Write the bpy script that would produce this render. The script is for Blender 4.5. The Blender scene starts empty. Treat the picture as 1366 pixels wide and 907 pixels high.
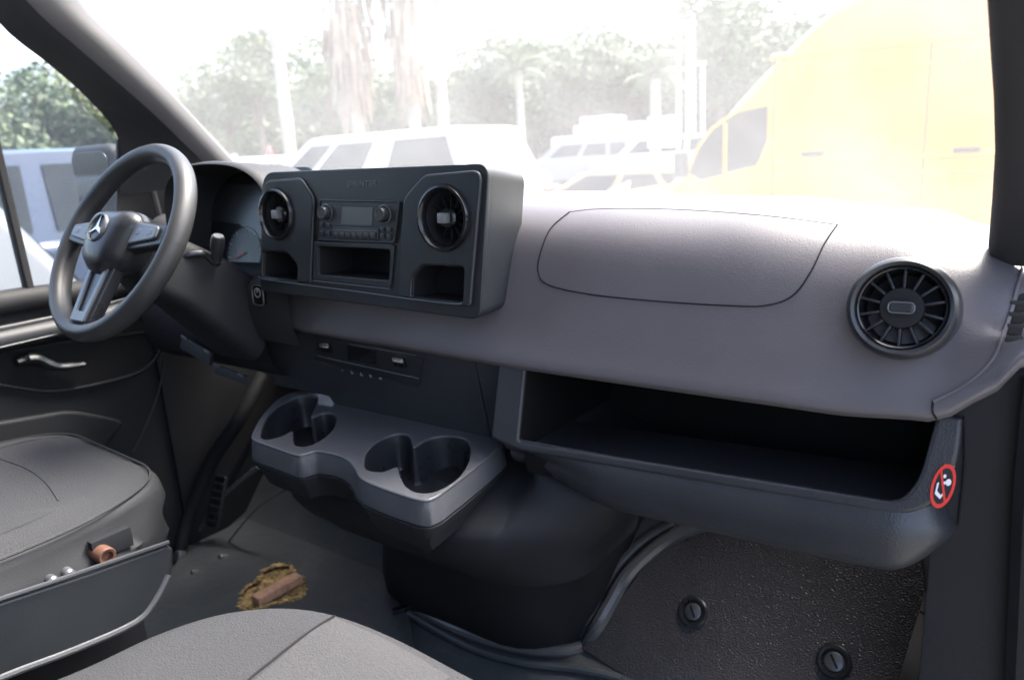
import bpy, bmesh, math, random
from math import sin, cos, pi, radians, sqrt
from mathutils import Vector, Matrix, noise
from mathutils.bvhtree import BVHTree
random.seed(7)
S = bpy.context.scene
COL = S.collection
V = Vector

# ------------------------------------------------------------------ camera
FPX, CX, CY = 1000.0, 683.0, 453.5
YAW, PITCH, ROLL = radians(36.5), radians(14.2), 0.06
CAM = V((0, 0, 1.0))
FW = V((-sin(YAW)*cos(PITCH), cos(YAW)*cos(PITCH), -sin(PITCH)))
R0 = V((cos(YAW), sin(YAW), 0)); U0 = R0.cross(FW)
RT = R0*cos(ROLL) - U0*sin(ROLL); UP = RT.cross(FW)
cd = bpy.data.cameras.new('camera'); cam = bpy.data.objects.new('camera', cd); COL.objects.link(cam)
M = Matrix((RT, UP, -FW)).transposed().to_4x4(); M.translation = CAM
cam.matrix_world = M
cd.sensor_width = 36; cd.lens = 36*FPX/1366; cd.clip_start = .02; cd.clip_end = 2000
cd.dof.use_dof = True; cd.dof.focus_distance = 1.0; cd.dof.aperture_fstop = 4.5
S.camera = cam

# ------------------------------------------------------------------ world, sun, exposure
SUN_EL, SUN_AZ = radians(58), radians(28)      # azimuth measured from +Y (forward) towards +X (right)
w = bpy.data.worlds.new('World'); S.world = w; w.use_nodes = True
nt = w.node_tree; nt.nodes.clear()
sky = nt.nodes.new('ShaderNodeTexSky'); sky.sky_type = 'NISHITA'; sky.sun_disc = False
sky.sun_elevation = SUN_EL; sky.sun_rotation = SUN_AZ
sky.air_density = 1.0; sky.dust_density = 6.0; sky.ozone_density = 0.6
bg = nt.nodes.new('ShaderNodeBackground'); bg.inputs[1].default_value = .15
wo = nt.nodes.new('ShaderNodeOutputWorld')
nt.links.new(sky.outputs[0], bg.inputs[0]); nt.links.new(bg.outputs[0], wo.inputs[0])
sd = bpy.data.lights.new('sun', 'SUN'); sd.energy = 1.5; sd.angle = radians(30); sd.color = (1, .97, .92)
so = bpy.data.objects.new('sun', sd); COL.objects.link(so)
sv = V((sin(SUN_AZ)*cos(SUN_EL), cos(SUN_AZ)*cos(SUN_EL), sin(SUN_EL)))
so.rotation_euler = sv.to_track_quat('Z', 'Y').to_euler()
S.view_settings.view_transform = 'Standard'; S.view_settings.look = 'None'; S.view_settings.gamma = 1
S.view_settings.exposure = 2.65
S.view_settings.use_curve_mapping = False
S.render.engine = 'CYCLES'
S.cycles.use_denoising = True
S.cycles.max_bounces = 8; S.cycles.transparent_max_bounces = 12; S.cycles.diffuse_bounces = 5
S.cycles.sample_clamp_indirect = 6

# ------------------------------------------------------------------ measuring: rays of the photograph against real planes
def ray(px, py): return FW + RT*((px-CX)/FPX) - UP*((py-CY)/FPX)
def W(px, py, O, N): d = ray(px, py); return CAM + d*((O-CAM).dot(N)/d.dot(N))
def onX(px, py, X): return W(px, py, V((X, 0, 0)), V((1, 0, 0)))
def onY(px, py, Y): return W(px, py, V((0, Y, 0)), V((0, 1, 0)))
def onZ(px, py, Z): return W(px, py, V((0, 0, Z)), V((0, 0, 1)))

# ------------------------------------------------------------------ materials
MATS = {}
def mat(name, col, rough=.5, spec=.5, metal=0, bump=None, vary=0, vscale=6, coat=0, dirt=None):
    if name in MATS: return MATS[name]
    m = bpy.data.materials.new(name); m.use_nodes = True; n = m.node_tree; b = n.nodes['Principled BSDF']
    b.inputs['Base Color'].default_value = (*col, 1); b.inputs['Roughness'].default_value = rough
    b.inputs['Specular IOR Level'].default_value = spec; b.inputs['Metallic'].default_value = metal
    b.inputs['Coat Weight'].default_value = coat
    tc = n.nodes.new('ShaderNodeTexCoord')
    if vary:
        nz = n.nodes.new('ShaderNodeTexNoise'); nz.inputs['Scale'].default_value = vscale; nz.inputs['Detail'].default_value = 6
        nz.inputs['Roughness'].default_value = .65
        n.links.new(tc.outputs['Object'], nz.inputs['Vector'])
        mr = n.nodes.new('ShaderNodeMapRange'); mr.inputs[1].default_value = .25; mr.inputs[2].default_value = .75
        mr.inputs[3].default_value = 1-vary; mr.inputs[4].default_value = 1+vary
        n.links.new(nz.outputs[0], mr.inputs[0])
        mx = n.nodes.new('ShaderNodeMix'); mx.data_type = 'RGBA'; mx.blend_type = 'MULTIPLY'; mx.inputs[0].default_value = 1
        mx.inputs[6].default_value = (*col, 1); n.links.new(mr.outputs[0], mx.inputs[7])
        out = mx.outputs[2]
        if dirt:
            nd = n.nodes.new('ShaderNodeTexNoise'); nd.inputs['Scale'].default_value = dirt[2]; nd.inputs['Detail'].default_value = 8
            nd.inputs['Roughness'].default_value = .7
            n.links.new(tc.outputs['Object'], nd.inputs['Vector'])
            cr = n.nodes.new('ShaderNodeMapRange'); cr.inputs[1].default_value = dirt[1]; cr.inputs[2].default_value = dirt[1]+.22
            n.links.new(nd.outputs[0], cr.inputs[0])
            m2 = n.nodes.new('ShaderNodeMix'); m2.data_type = 'RGBA'; m2.inputs[7].default_value = (*dirt[0], 1)
            n.links.new(cr.outputs[0], m2.inputs[0]); n.links.new(out, m2.inputs[6]); out = m2.outputs[2]
        n.links.new(out, b.inputs['Base Color'])
        rr = n.nodes.new('ShaderNodeMapRange'); rr.inputs[1].default_value = .25; rr.inputs[2].default_value = .75
        rr.inputs[3].default_value = max(.02, rough-.08); rr.inputs[4].default_value = min(1, rough+.1)
        n.links.new(nz.outputs[0], rr.inputs[0]); n.links.new(rr.outputs[0], b.inputs['Roughness'])
    if bump:
        kind, sc, st, dist = bump
        if kind == 'vor':
            t = n.nodes.new('ShaderNodeTexVoronoi'); t.feature = 'SMOOTH_F1'; t.inputs['Scale'].default_value = sc
        elif kind == 'weave':
            t = n.nodes.new('ShaderNodeTexNoise'); t.inputs['Scale'].default_value = sc; t.inputs['Detail'].default_value = 2
        else:
            t = n.nodes.new('ShaderNodeTexNoise'); t.inputs['Scale'].default_value = sc; t.inputs['Detail'].default_value = 4
        n.links.new(tc.outputs['Object'], t.inputs['Vector'])
        bp = n.nodes.new('ShaderNodeBump'); bp.inputs['Strength'].default_value = st; bp.inputs['Distance'].default_value = dist
        n.links.new(t.outputs[0], bp.inputs['Height']); n.links.new(bp.outputs[0], b.inputs['Normal'])
    MATS[name] = m
    return m
def glass_mat(name, tint, film, film_col=(1, 1, 1), refl=.08):
    """thin pane: lets light straight through, mirrors a little, and an added film scatters light to imitate glare haze"""
    m = bpy.data.materials.new(name); m.use_nodes = True; n = m.node_tree; n.nodes.clear()
    o = n.nodes.new('ShaderNodeOutputMaterial')
    tr = n.nodes.new('ShaderNodeBsdfTransparent'); tr.inputs[0].default_value = (*tint, 1)
    tl = n.nodes.new('ShaderNodeBsdfTranslucent'); tl.inputs[0].default_value = (*film_col, 1)
    gl = n.nodes.new('ShaderNodeBsdfGlossy'); gl.inputs['Roughness'].default_value = .02
    fr = n.nodes.new('ShaderNodeFresnel'); fr.inputs[0].default_value = 1.25
    m1 = n.nodes.new('ShaderNodeMixShader'); m2 = n.nodes.new('ShaderNodeMixShader')
    tc = n.nodes.new('ShaderNodeTexCoord'); nz = n.nodes.new('ShaderNodeTexNoise'); nz.inputs['Scale'].default_value = 5; nz.inputs['Detail'].default_value = 7
    n.links.new(tc.outputs['Object'], nz.inputs['Vector'])
    mr = n.nodes.new('ShaderNodeMapRange'); mr.inputs[1].default_value = .3; mr.inputs[2].default_value = .7
    mr.inputs[3].default_value = film*.8; mr.inputs[4].default_value = film*1.2
    n.links.new(nz.outputs[0], mr.inputs[0]); n.links.new(mr.outputs[0], m1.inputs[0])
    n.links.new(tr.outputs[0], m1.inputs[1]); n.links.new(tl.outputs[0], m1.inputs[2])
    n.links.new(fr.outputs[0], m2.inputs[0]); n.links.new(m1.outputs[0], m2.inputs[1]); n.links.new(gl.outputs[0], m2.inputs[2])
    n.links.new(m2.outputs[0], o.inputs[0])
    MATS[name] = m
    return m
PAD = mat('dash_pad_grey', (.120, .110, .119), .40, .6, bump=('vor', 760, .26, .0010), vary=.05, vscale=5)
CEN = mat('centre_plastic', (.019, .0225, .0265), .40, .5, bump=('vor', 700, .16, .0007), vary=.10, vscale=9)
DRK = mat('dark_plastic', (.020, .021, .024), .60, .25, bump=('vor', 620, .25, .001), vary=.12, vscale=7)
LIP = mat('bin_plastic', (.030, .032, .037), .38, .5, bump=('vor', 560, .35, .0011), vary=.10, vscale=8)
TRAY = mat("tray_plastic", (.078, .081, .090), .36, .5, bump=('vor', 620, .28, .001), vary=.10, vscale=10, dirt=((.075, .075, .078), .60, 14))
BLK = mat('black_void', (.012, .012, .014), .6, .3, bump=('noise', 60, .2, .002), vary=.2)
FASC = mat('fascia_plastic', (.031, .034, .039), .50, .4, bump=('vor', 620, .25, .001), vary=.1, vscale=7)
GLOSS = mat('gloss_black', (.010, .011, .013), .16, .5, vary=.1, vscale=20)
SATIN = mat('satin_black', (.022, .024, .028), .30, .5, vary=.1, vscale=20)
RUB = mat('rubber_mat', (.058, .067, .074), .42, .5, bump=('noise', 30, .35, .006), vary=.25, vscale=5, dirt=((.12, .12, .112), .55, 6))
RUBT = mat('rubber_textured', (.050, .047, .051), .33, .5, bump=('vor', 400, .85, .0026), vary=.2, vscale=6)
FAB = mat('seat_fabric', (.046, .047, .051), .93, .15, bump=('weave', 520, .8, .0022), vary=.22, vscale=330)
FAB2 = mat('seat_fabric_light', (.062, .062, .066), .93, .15, bump=('weave', 520, .8, .0022), vary=.22, vscale=330)
SIDEF = mat('seat_side_vinyl', (.034, .035, .038), .62, .3, bump=('noise', 400, .3, .001), vary=.10, vscale=14)
WHEEL = mat('wheel_leather', (.036, .037, .039), .40, .45, bump=('vor', 900, .2, .0006), vary=.10, vscale=14)
SILV = mat('silver_trim', (.17, .175, .185), .40, .5, .7, vary=.08, vscale=25)
CHR = mat('chrome', (.75, .76, .78), .14, .5, 1)
PILL = mat('pillar_trim_grey', (.085, .085, .092), .55, .4, bump=('vor', 600, .2, .001), vary=.06)
PILD = mat('pillar_dark', (.028, .028, .031), .6, .4, bump=('vor', 600, .2, .001), vary=.1)
HEAD = mat('headliner', (.30, .30, .30), .9, .2, vary=.06)
SEAM = mat('seam_dark', (.012, .012, .014), .7, .2)
RED = mat('sticker_red', (.72, .045, .03), .35, .5)
WHT = mat('sticker_white', (.82, .82, .82), .4, .5)
INK = mat('sticker_black', (.015, .015, .02), .4, .5)
ICON = mat('icon_grey', (.30, .31, .33), .5, .4)
EMB = mat('embossed_plastic', (.075, .080, .086), .30, .6)
LCD = mat('radio_display', (.045, .060, .070), .22, .6)
SCR = mat('cluster_glass', (.020, .023, .026), .25, .6)
PAPW = mat('white_paint', (.62, .63, .63), .3, .5, coat=.5, vary=.02)
YEL = mat('yellow_paint', (.80, .34, .002), .3, .5, coat=.5, vary=.03, vscale=2)
BLUE = mat('blue_paint', (.008, .020, .055), .3, .5, coat=.6, vary=.03, vscale=2)
REDP = mat('red_paint', (.5, .03, .03), .3, .5, coat=.6)
GREYP = mat('grey_paint', (.16, .17, .18), .3, .5, coat=.5)
TINT = mat('car_glass', (.012, .014, .015), .08, .25)
TYRE = mat('tyre', (.02, .02, .02), .8, .3)
RIM = mat('alloy', (.5, .5, .5), .3, .5, .8)
BEAD = mat('bead_rubber_lit', (.10, .103, .11), .22, .6, vary=.15, vscale=14)  # lighter than the floor rubber: highlights of beads and strips put into the colour
FOAM = mat('torn_foam', (.48, .34, .16), .95, .1, bump=('noise', 160, .9, .006), vary=.6, vscale=45, dirt=((.03, .024, .016), .5, 30))
RUST = mat('rusty_block', (.60, .36, .25), .85, .2, bump=('noise', 120, .6, .003), vary=.35, vscale=40)
RUSTR = mat('copper_ring', (.17, .085, .06), .5, .4, .3, vary=.25, vscale=60)
MET = mat('floor_metal', (.18, .19, .21), .38, .5, .7, vary=.2, vscale=20)
BLUT = mat('blue_grey_sheet', (.11, .17, .27), .45, .5, vary=.15)

# ------------------------------------------------------------------ building helpers
def link(name, me, material, parent=None, loc=None, smooth=True, angle=None):
    o = bpy.data.objects.new(name, me); COL.objects.link(o)
    if material is not None and len(me.materials) == 0: me.materials.append(material)
    if parent is not None:
        o.parent = parent
        me.transform(Matrix.Translation(-world_loc(parent)))
    elif loc is not None:
        me.transform(Matrix.Translation(-V(loc))); o.location = loc
    if smooth:
        me.polygons.foreach_set('use_smooth', [True]*len(me.polygons))
        me.set_sharp_from_angle(angle=radians(angle or 35))
    me.update()
    return o
def world_loc(o):
    p = V(o.location)
    while o.parent: o = o.parent; p += V(o.location)
    return p
def tag(o, label=None, cat=None, group=None, kind=None):
    for k, v in (('label', label), ('category', cat), ('group', group), ('kind', kind)):
        if v: o[k] = v
    return o
def thing(name, label, cat, loc=(0, 0, 0), group=None):
    o = bpy.data.objects.new(name, None); COL.objects.link(o); o.location = loc; o.empty_display_size = .05
    return tag(o, label, cat, group)
def mesh(verts, faces):
    me = bpy.data.meshes.new('m'); me.from_pydata([tuple(v) for v in verts], [], faces); me.validate(); me.update()
    bm = bmesh.new(); bm.from_mesh(me); bmesh.ops.recalc_face_normals(bm, faces=bm.faces); bm.to_mesh(me); bm.free()
    return me
def join(meshes):
    bm = bmesh.new()
    for m in meshes: bm.from_mesh(m); bpy.data.meshes.remove(m)
    me = bpy.data.meshes.new('m'); bm.to_mesh(me); bm.free(); return me
def loft(rings, closed=True, cap0=False, cap1=False):
    n = len(rings[0]); vs = [v for r in rings for v in r]; fs = []
    for i in range(len(rings)-1):
        for j in range(n if closed else n-1):
            k = (j+1) % n
            fs.append((i*n+j, i*n+k, (i+1)*n+k, (i+1)*n+j))
    if cap0: fs.append(tuple(range(n)))
    if cap1: fs.append(tuple((len(rings)-1)*n+j for j in range(n)))
    return mesh(vs, fs)
def catmull(pts, n=6, closed=False):
    pts = [V(p) for p in pts]; L = len(pts); out = []
    rng = L if closed else L-1
    for i in range(rng):
        if closed: p0, p1, p2, p3 = pts[i-1], pts[i], pts[(i+1) % L], pts[(i+2) % L]
        else: p0, p1, p2, p3 = pts[max(i-1, 0)], pts[i], pts[i+1], pts[min(i+2, L-1)]
        for k in range(n):
            t = k/n
            out.append(.5*((2*p1)+(p2-p0)*t+(2*p0-5*p1+4*p2-p3)*t*t+(3*p1-p0-3*p2+p3)*t**3))
    if not closed: out.append(pts[-1].copy())
    return out
def rounded(pts, r, n=5):
    """round the corners of a closed 2D polygon; r a number or one per corner"""
    L = len(pts); out = []
    for i in range(L):
        p = V(pts[i]).to_2d(); a = V(pts[i-1]).to_2d(); b = V(pts[(i+1) % L]).to_2d()
        ri = r[i] if isinstance(r, (list, tuple)) else r
        da, db = a-p, b-p; la, lb = da.length, db.length
        d = min(ri, la*.48, lb*.48)
        if d < 1e-5: out.append(p); continue
        s, e = p+da/la*d, p+db/lb*d
        for k in range(n+1):
            t = k/n; out.append((1-t)**2*s+2*t*(1-t)*p+t*t*e)
    return out
def frame(O, Ua, Va):
    Ua = V(Ua).normalized(); Va = V(Va); Va = (Va-Ua*Va.dot(Ua)).normalized(); N = Ua.cross(Va)
    m = Matrix((Ua, Va, N)).transposed().to_4x4(); m.translation = V(O); return m
def uv(F, px, py):
    """pixel of the photograph -> coordinates on the plane of frame F"""
    p = W(px, py, F.translation, F.col[2].to_3d()); q = p-F.translation
    return V((q.dot(F.col[0].to_3d()), q.dot(F.col[1].to_3d())))
def plate(F, outlines, z0, z1, bevel=.001, res=2):
    """flat plate with holes, from z0 to z1 along the frame's normal, bevelled edges"""
    cu = bpy.data.curves.new('c', 'CURVE'); cu.dimensions = '2D'; cu.fill_mode = 'BOTH'
    cu.extrude = max((z1-z0)/2-bevel, 1e-5); cu.bevel_depth = bevel; cu.bevel_resolution = res; cu.offset = -bevel
    for ol in outlines:
        sp = cu.splines.new('POLY'); sp.points.add(len(ol)-1)
        for i, p in enumerate(ol): sp.points[i].co = (p[0], p[1], 0, 1)
        sp.use_cyclic_u = True
    o = bpy.data.objects.new('c', cu); COL.objects.link(o)
    dg = bpy.context.evaluated_depsgraph_get(); me = bpy.data.meshes.new_from_object(o.evaluated_get(dg))
    bpy.data.objects.remove(o); bpy.data.curves.remove(cu)
    me.transform(F @ Matrix.Translation((0, 0, (z0+z1)/2)))
    me.materials.clear()
    return me
def ringat(F, outline, z): return [F @ V((p[0], p[1], z)) for p in outline]
def scaled(outline, s, d=0):
    c = sum((V(p).to_2d() for p in outline), V((0, 0)))/len(outline)
    return [c+(V(p).to_2d()-c)*s for p in outline]
def lathe(F, prof, n=48, a0=0, a1=2*pi):
    full = abs(a1-a0-2*pi) < 1e-6; rings = []
    for r, z in prof:
        rings.append([F @ V((r*cos(a0+(a1-a0)*k/n), r*sin(a0+(a1-a0)*k/n), z)) for k in range(n if full else n+1)])
    return loft(rings, full)
def tube(pts, r, n=8, closed=False, smoothn=0, flat=1.0, cap=True):
    pts = [V(p) for p in pts]
    if smoothn: pts = catmull(pts, smoothn, closed)
    L = len(pts); rings = []; up = V((0, 0, 1))
    for i, p in enumerate(pts):
        a = pts[i-1] if (i or closed) else p; b = pts[(i+1) % L] if (i < L-1 or closed) else p
        t = (b-a).normalized(); s = t.cross(up)
        if s.length < .05: s = t.cross(V((0, 1, 0)))
        s.normalize(); q = s.cross(t)
        rr = r[i*len(r)//L] if isinstance(r, (list, tuple)) else r
        rings.append([p+s*rr*cos(2*pi*k/n)+q*rr*flat*sin(2*pi*k/n) for k in range(n)])
    if closed: rings.append(rings[0]); return loft(rings)
    return loft(rings, True, cap, cap)
def box(F, x0, x1, y0, y1, z0, z1, bev=.001):
    bm = bmesh.new(); bmesh.ops.create_cube(bm, size=1)
    for v in bm.verts:
        v.co = V((x0+(v.co.x+.5)*(x1-x0), y0+(v.co.y+.5)*(y1-y0), z0+(v.co.z+.5)*(z1-z0)))
    if bev: bmesh.ops.bevel(bm, geom=list(bm.edges), offset=bev, segments=2, affect='EDGES', profile=.7)
    me = bpy.data.meshes.new('m'); bm.to_mesh(me); bm.free(); me.transform(F); return me
def text(F, s, size, depth=.0006, cx=0, cy=0, shear=0, squash=1.0):
    cu = bpy.data.curves.new('t', 'FONT'); cu.body = s; cu.size = size; cu.extrude = depth; cu.align_x = 'CENTER'; cu.align_y = 'CENTER'
    cu.shear = shear; cu.resolution_u = 3
    o = bpy.data.objects.new('t', cu); COL.objects.link(o)
    dg = bpy.context.evaluated_depsgraph_get(); me = bpy.data.meshes.new_from_object(o.evaluated_get(dg))
    bpy.data.objects.remove(o); bpy.data.curves.remove(cu)
    me.materials.clear()
    me.transform(F @ Matrix.Translation((cx, cy, 0)) @ Matrix.Diagonal((squash, 1, 1, 1))); return me
def grow(ol, d):
    n = len(ol); out = []; area = sum(ol[i].x*ol[(i+1) % n].y-ol[(i+1) % n].x*ol[i].y for i in range(n))
    for i in range(n):
        t = (ol[(i+2) % n]-ol[i-2]).normalized(); nn = V((t.y, -t.x))*(1 if area > 0 else -1); out.append(ol[i]+nn*d)
    return out
I4 = Matrix.Identity(4)
def circ(r, n=40, cx=0, cy=0, ry=None): return [V((cx+r*cos(2*pi*k/n), cy+(ry or r)*sin(2*pi*k/n))) for k in range(n)]
def rect(x0, x1, y0, y1): return [(x0, y0), (x1, y0), (x1, y1), (x0, y1)]
def prof_x(prof, x0, x1, caps=True): return loft([[V((x, y, z)) for y, z in prof] for x in (x0, x1)], True, caps, caps)

# ================================================================== THE CAB SHELL
GROUND = -.58
def quad_panel(name, pts, thick, mt, parent=None, n=None):
    """a flat slab on 3D corner points, thickness towards n"""
    pts = [V(p) for p in pts]; nn = V(n).normalized()*thick
    vs = pts+[p+nn for p in pts]; k = len(pts)
    fs = [tuple(range(k)), tuple(range(2*k-1, k-1, -1))]+[(i, (i+1) % k, k+(i+1) % k, k+i) for i in range(k)]
    return link(name, mesh(vs, fs), mt, parent, smooth=False)

# floor with the sloping toe board
fl = []
for x in (-1.92, 0.02):
    fl.append([V((x, y, z)) for y, z in ((-.7, 0), (.3, 0), (1.08, 0), (1.14, .02), (1.20, .09), (1.42, .34), (1.60, .42), (1.60, .36), (1.1, -.06), (-.7, -.06))])
floor = link('floor', loft(fl, True, True, True), RUB); tag(floor, 'dark rubber covered cab floor', kind='structure')
roof = quad_panel('roof', [(-1.86, -.75, 1.72), (.02, -.75, 1.72), (.02, .62, 1.72), (-1.86, .62, 1.72)], .05, HEAD, n=(0, 0, 1))
tag(roof, 'pale fabric headliner above the cab', kind='structure')

tag(link('firewall', box(I4, -1.92, .06, 1.43, 1.47, .0, .79, .003), BLK), 'black firewall at the front of the footwell', kind='structure')
tag(link('side_wall', join([box(I4, -1.93, -1.85, .96, 1.43, -.02, .86, .01), box(I4, .04, .10, .98, 1.47, -.02, .84, .01)]), DRK), 'dark side walls of the footwell', kind='structure')
tag(link('rear_wall', join([box(I4, -1.95, .06, -.80, -.76, .0, 1.72, .003), box(I4, -1.95, -1.90, -.76, -.36, .0, 1.72, .003)]), PILD), 'dark partition at the back of the cab', kind='structure')

# ================================================================== DASHBOARD
dash = thing('dashboard', 'long grey moulded van dashboard with round vent, open shelf and lower bin', 'dashboard', (-.7, 1.0, 0))
def lerp_tab(tab, x):
    for (a, va), (b, vb) in zip(tab, tab[1:]):
        if x <= b:
            t = max(0, (x-a)/(b-a)); t = t*t*(3-2*t); return va+(vb-va)*t
    return tab[-1][1]
ZB = [(-1.25, .69), (-1.0, .684), (-.6, .677), (-.2, .678), (-.09, .686), (-.05, .715), (-.01, .762), (.03, .80)]
BASE = [(-1.9, 1.30), (-1.5, 1.42), (-.95, 1.50), (-.4, 1.42), (0, 1.28), (.05, 1.26)]
ZT = [(-1.9, .925), (-.7, .925), (-.35, .912), (-.15, .892), (-.07, .868), (-.01, .850), (.05, .83)]
def pad_profile(x):
    zb = lerp_tab(ZB, x); zt = lerp_tab(ZT, x); yb = lerp_tab(BASE, x); h = zt-zb
    return [(yb, zt-.045), (1.22, zt-.008), (1.10, zt), (1.02, zt-.006), (.968, zt-.026), (.932, zt-.066),
            (.906, zb+h*.40), (.890, zb+h*.18), (.880, zb+.012), (.884, zb+.002), (.90, zb-.004), (.97, zb-.004)]
xs = [-1.255+i*.02 for i in range(65)]; xs = [x for x in xs if x < -.02]+[-.018, -.008, .01, .04]
rows = [catmull([V((x, y, z)) for y, z in pad_profile(x)], 5) for x in xs]
pad_me = loft(rows, False)
bvh = BVHTree.FromPolygons([tuple(v.co) for v in pad_me.vertices], [tuple(p.vertices) for p in pad_me.polygons])
def cast(px, py, lift=0):
    d = ray(px, py).normalized(); h = bvh.ray_cast(CAM, d)
    if h[0] is None: return None
    n = h[1] if h[1].dot(d) < 0 else -h[1]
    return h[0]+n*lift
pad = link('upper_pad', pad_me, PAD, dash, angle=60)
# end piece wrapping the right end, outside the ridge seam
def cast_line(pix, lift, n=4):
    dense = catmull([V((a, b, 0)) for a, b in pix], n); out = []
    for p in dense:
        h = cast(p.x, p.y, lift)
        if h is not None: out.append(h)
    return out
lid_line = cast_line([(760, 283), (735, 305), (722, 335), (718, 362), (732, 380), (790, 393), (880, 402), (980, 408), (1025, 407), (1058, 394), (1082, 362), (1100, 325), (1117, 300)], .0003, 8)
link('lid_seam', tube(lid_line, .0011, 6), SEAM, dash)
tl_ = cast_line([(760, 283), (800, 279), (880, 279), (960, 283), (1040, 290), (1117, 300)], .0002, 6)
if len(tl_) > 2: link('lid_seam', tube(tl_, .0004, 6), SEAM, dash)
for pix in ([(1245, 535), (1244, 548), (1249, 558)],):
    link('trim_seam', tube(cast_line(pix, .0004, 4), .0012, 6), SEAM, dash)
link('edge_bead', tube(cast_line([(1365, 352), (1356, 385), (1345, 425), (1325, 478), (1290, 512), (1245, 535)], .0006, 5), .0017, 8), PAD, dash)
# side window demister grille, far right
gF = frame(onY(1355, 424, .885)-V((0, .0, 0)), (1, .25, 0), (.18, .0, 1))
g = link('side_grille', plate(gF, [rounded([(-.008, -.026), (.006, -.022), (.010, .026), (.0, .026)], .004)], .001, .003, .0008), BLK, dash)
for k in range(4):
    link('slat', box(gF, -.007, .007, -.021+k*.012, -.017+k*.012, .002, .006, .0006), DRK, g)

# big round vent on the right
vO = onY(1203, 411, .893)
vF = frame(vO, (1, 0.05, 0), (0, .26, 1))
vent = link('air_vent', lathe(vF, [(.0445, -.030), (.0445, .004), (.0465, .0100), (.0500, .0120), (.0535, .0090), (.0555, .003), (.0565, -.004), (.0570, -.03)], 72), SATIN, dash)
link('vent_bowl', join([lathe(vF, [(.0447, .004), (.042, -.004), (.038, -.028), (.0005, -.03)], 48)]), BLK, vent)
link('vent_ring', lathe(vF, [(.0450, .006), (.0438, .0075), (.0422, .0060), (.0415, .000), (.0418, -.008)], 64), GLOSS, vent)
for k in range(14):
    a = 2*pi*(k+.5)/14
    F2 = vF @ Matrix.Rotation(a, 4, 'Z')
    link('vane', box(F2, .0195, .0418, -.0014, .0014, -.018, -.001, .0006), SATIN, vent)
link('vent_hub', lathe(vF, [(.0225, -.016), (.0225, -.001), (.0215, .0015), (.017, .0018), (.0002, .0008)], 48), BLK, vent)
link('vent_tab', plate(vF, [rounded(rect(-.0125, .0125, -.0055, .0055), .0055, 8)], .001, .0085, .0022), SATIN, vent)
link('tab_rim', tube([vF @ V((*p, .0078)) for p in rounded(rect(-.0128, .0128, -.0058, .0058), .0056, 8)], .0009, 6, True), SILV, vent)

# lower fascia below the pad: dark panel with switches
fO = V((-.95, .914, .60)); fF = frame(fO, (1, 0, 0), (0, -.2, 1))
def fu(px, py): return uv(fF, px, py)
fo = [(-.37, -.054), (-.195, -.054), (-.17, -.10), (.205, -.10), (.205, .095), (-.37, .095)]
link('lower_fascia', plate(fF, [fo], -.02, 0, .001), FASC, dash)
link('fascia_side', plate(fF, [[(.2075, -.10), (.296, -.06), (.296, .095), (.2075, .095)]], -.022, -.001, .0015), FASC, dash)
panel_ol = rounded([fu(425, 447), fu(566, 478), fu(560, 516), fu(418, 478)], .004)
link('switch_panel', plate(fF, [panel_ol], 0, .0025, .0008), CEN, dash)
for (a, b) in (((428, 453), (447, 471)), ((524, 472), (547, 491))):
    c = (fu(*a)+fu(*b))/2
    F2 = fF @ Matrix.Translation((c.x, c.y, 0))
    sw = link('rocker_switch', box(F2, -.013, .013, -.009, .009, 0, .007, .0015), GLOSS, dash)
    link('chrome_cap', box(F2 @ Matrix.Rotation(-.25, 4, 'X'), -.0125, .0125, -.001, .0075, .005, .0105, .0012), CHR, sw)
link('card_slot', plate(fF, [rounded([fu(466, 458), fu(503, 465), fu(503, 485), fu(466, 478)], .002)], .002, .0045, .0007), GLOSS, dash)
for a, b in (((466, 458), (556, 473)), ((425, 474), (520, 495)), ((520, 495), (560, 504))):
    p, q = fu(*a), fu(*b)
    link('trim_or_highlight', tube([fF @ V((p.x, p.y, .0028)), fF @ V((q.x, q.y, .0028))], .0004, 5), ICON, dash)
for i, (px, py) in enumerate(((458, 493), (471, 496), (483, 498), (496, 501), (509, 504))):
    c = fu(px, py); s = .0038
    shapes = [[(-1, -1), (1, -1), (0, 1)], [(-.6, -1), (.7, -.6), (.3, .2), (-.2, 1), (-.8, .6)], [(-1, -1), (1, -1), (.5, 0), (0, 1), (-.5, 0)], [(-1, .7), (1, .7), (0, -.9)], [(-1, -.5), (1, -.5), (.8, .3), (0, .8), (-.8, .3)]]
    if i == 0: s *= .4
    ol = [c+V((x*s, y*s)) for x, y in shapes[i]]
    ih = scaled(ol, .5)
    link('button_icon', plate(fF, [ol, ih], .0026, .0032, .0001, 0), ICON, dash)

# open storage shelf: tilted lip frame, liner, front skin
sO = V((-.35, .864, .58)); sF = frame(sO, (1, 0, 0), (0, .030, .10))
def su(px, py): return uv(sF, px, py)
ztop = su(900, 505).y
hT = ztop-.005
def atv(p, v): return V((p.x, v))
hole = rounded([su(692, 588), su(1200, 670), su(1226, 640), atv(su(1248, 562), hT), atv(su(700, 505), hT)], [.006, .024, .03, .004, .004], 7)
outer = rounded([su(656, 584), su(694, 601), su(1206, 689), su(1262, 664), su(1281, 600), atv(su(1284, 560), ztop), atv(su(664, 500), ztop)], [.006, .02, .03, .03, .03, .004, .004], 6)
link('shelf_lip', plate(sF, [outer, hole], -.012, .003, .0048, 4), LIP, dash)
ring0 = ringat(sF, scaled(hole, .999), -.003)
ring1 = [p+V((0, .012, -.055 if p.z < .61 else -.002)) for p in ring0]
ring2 = [V((p.x, 1.15+(p.z-.6)*.2, .50+(p.z-.58)*1.6)) for p in ring0]
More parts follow.
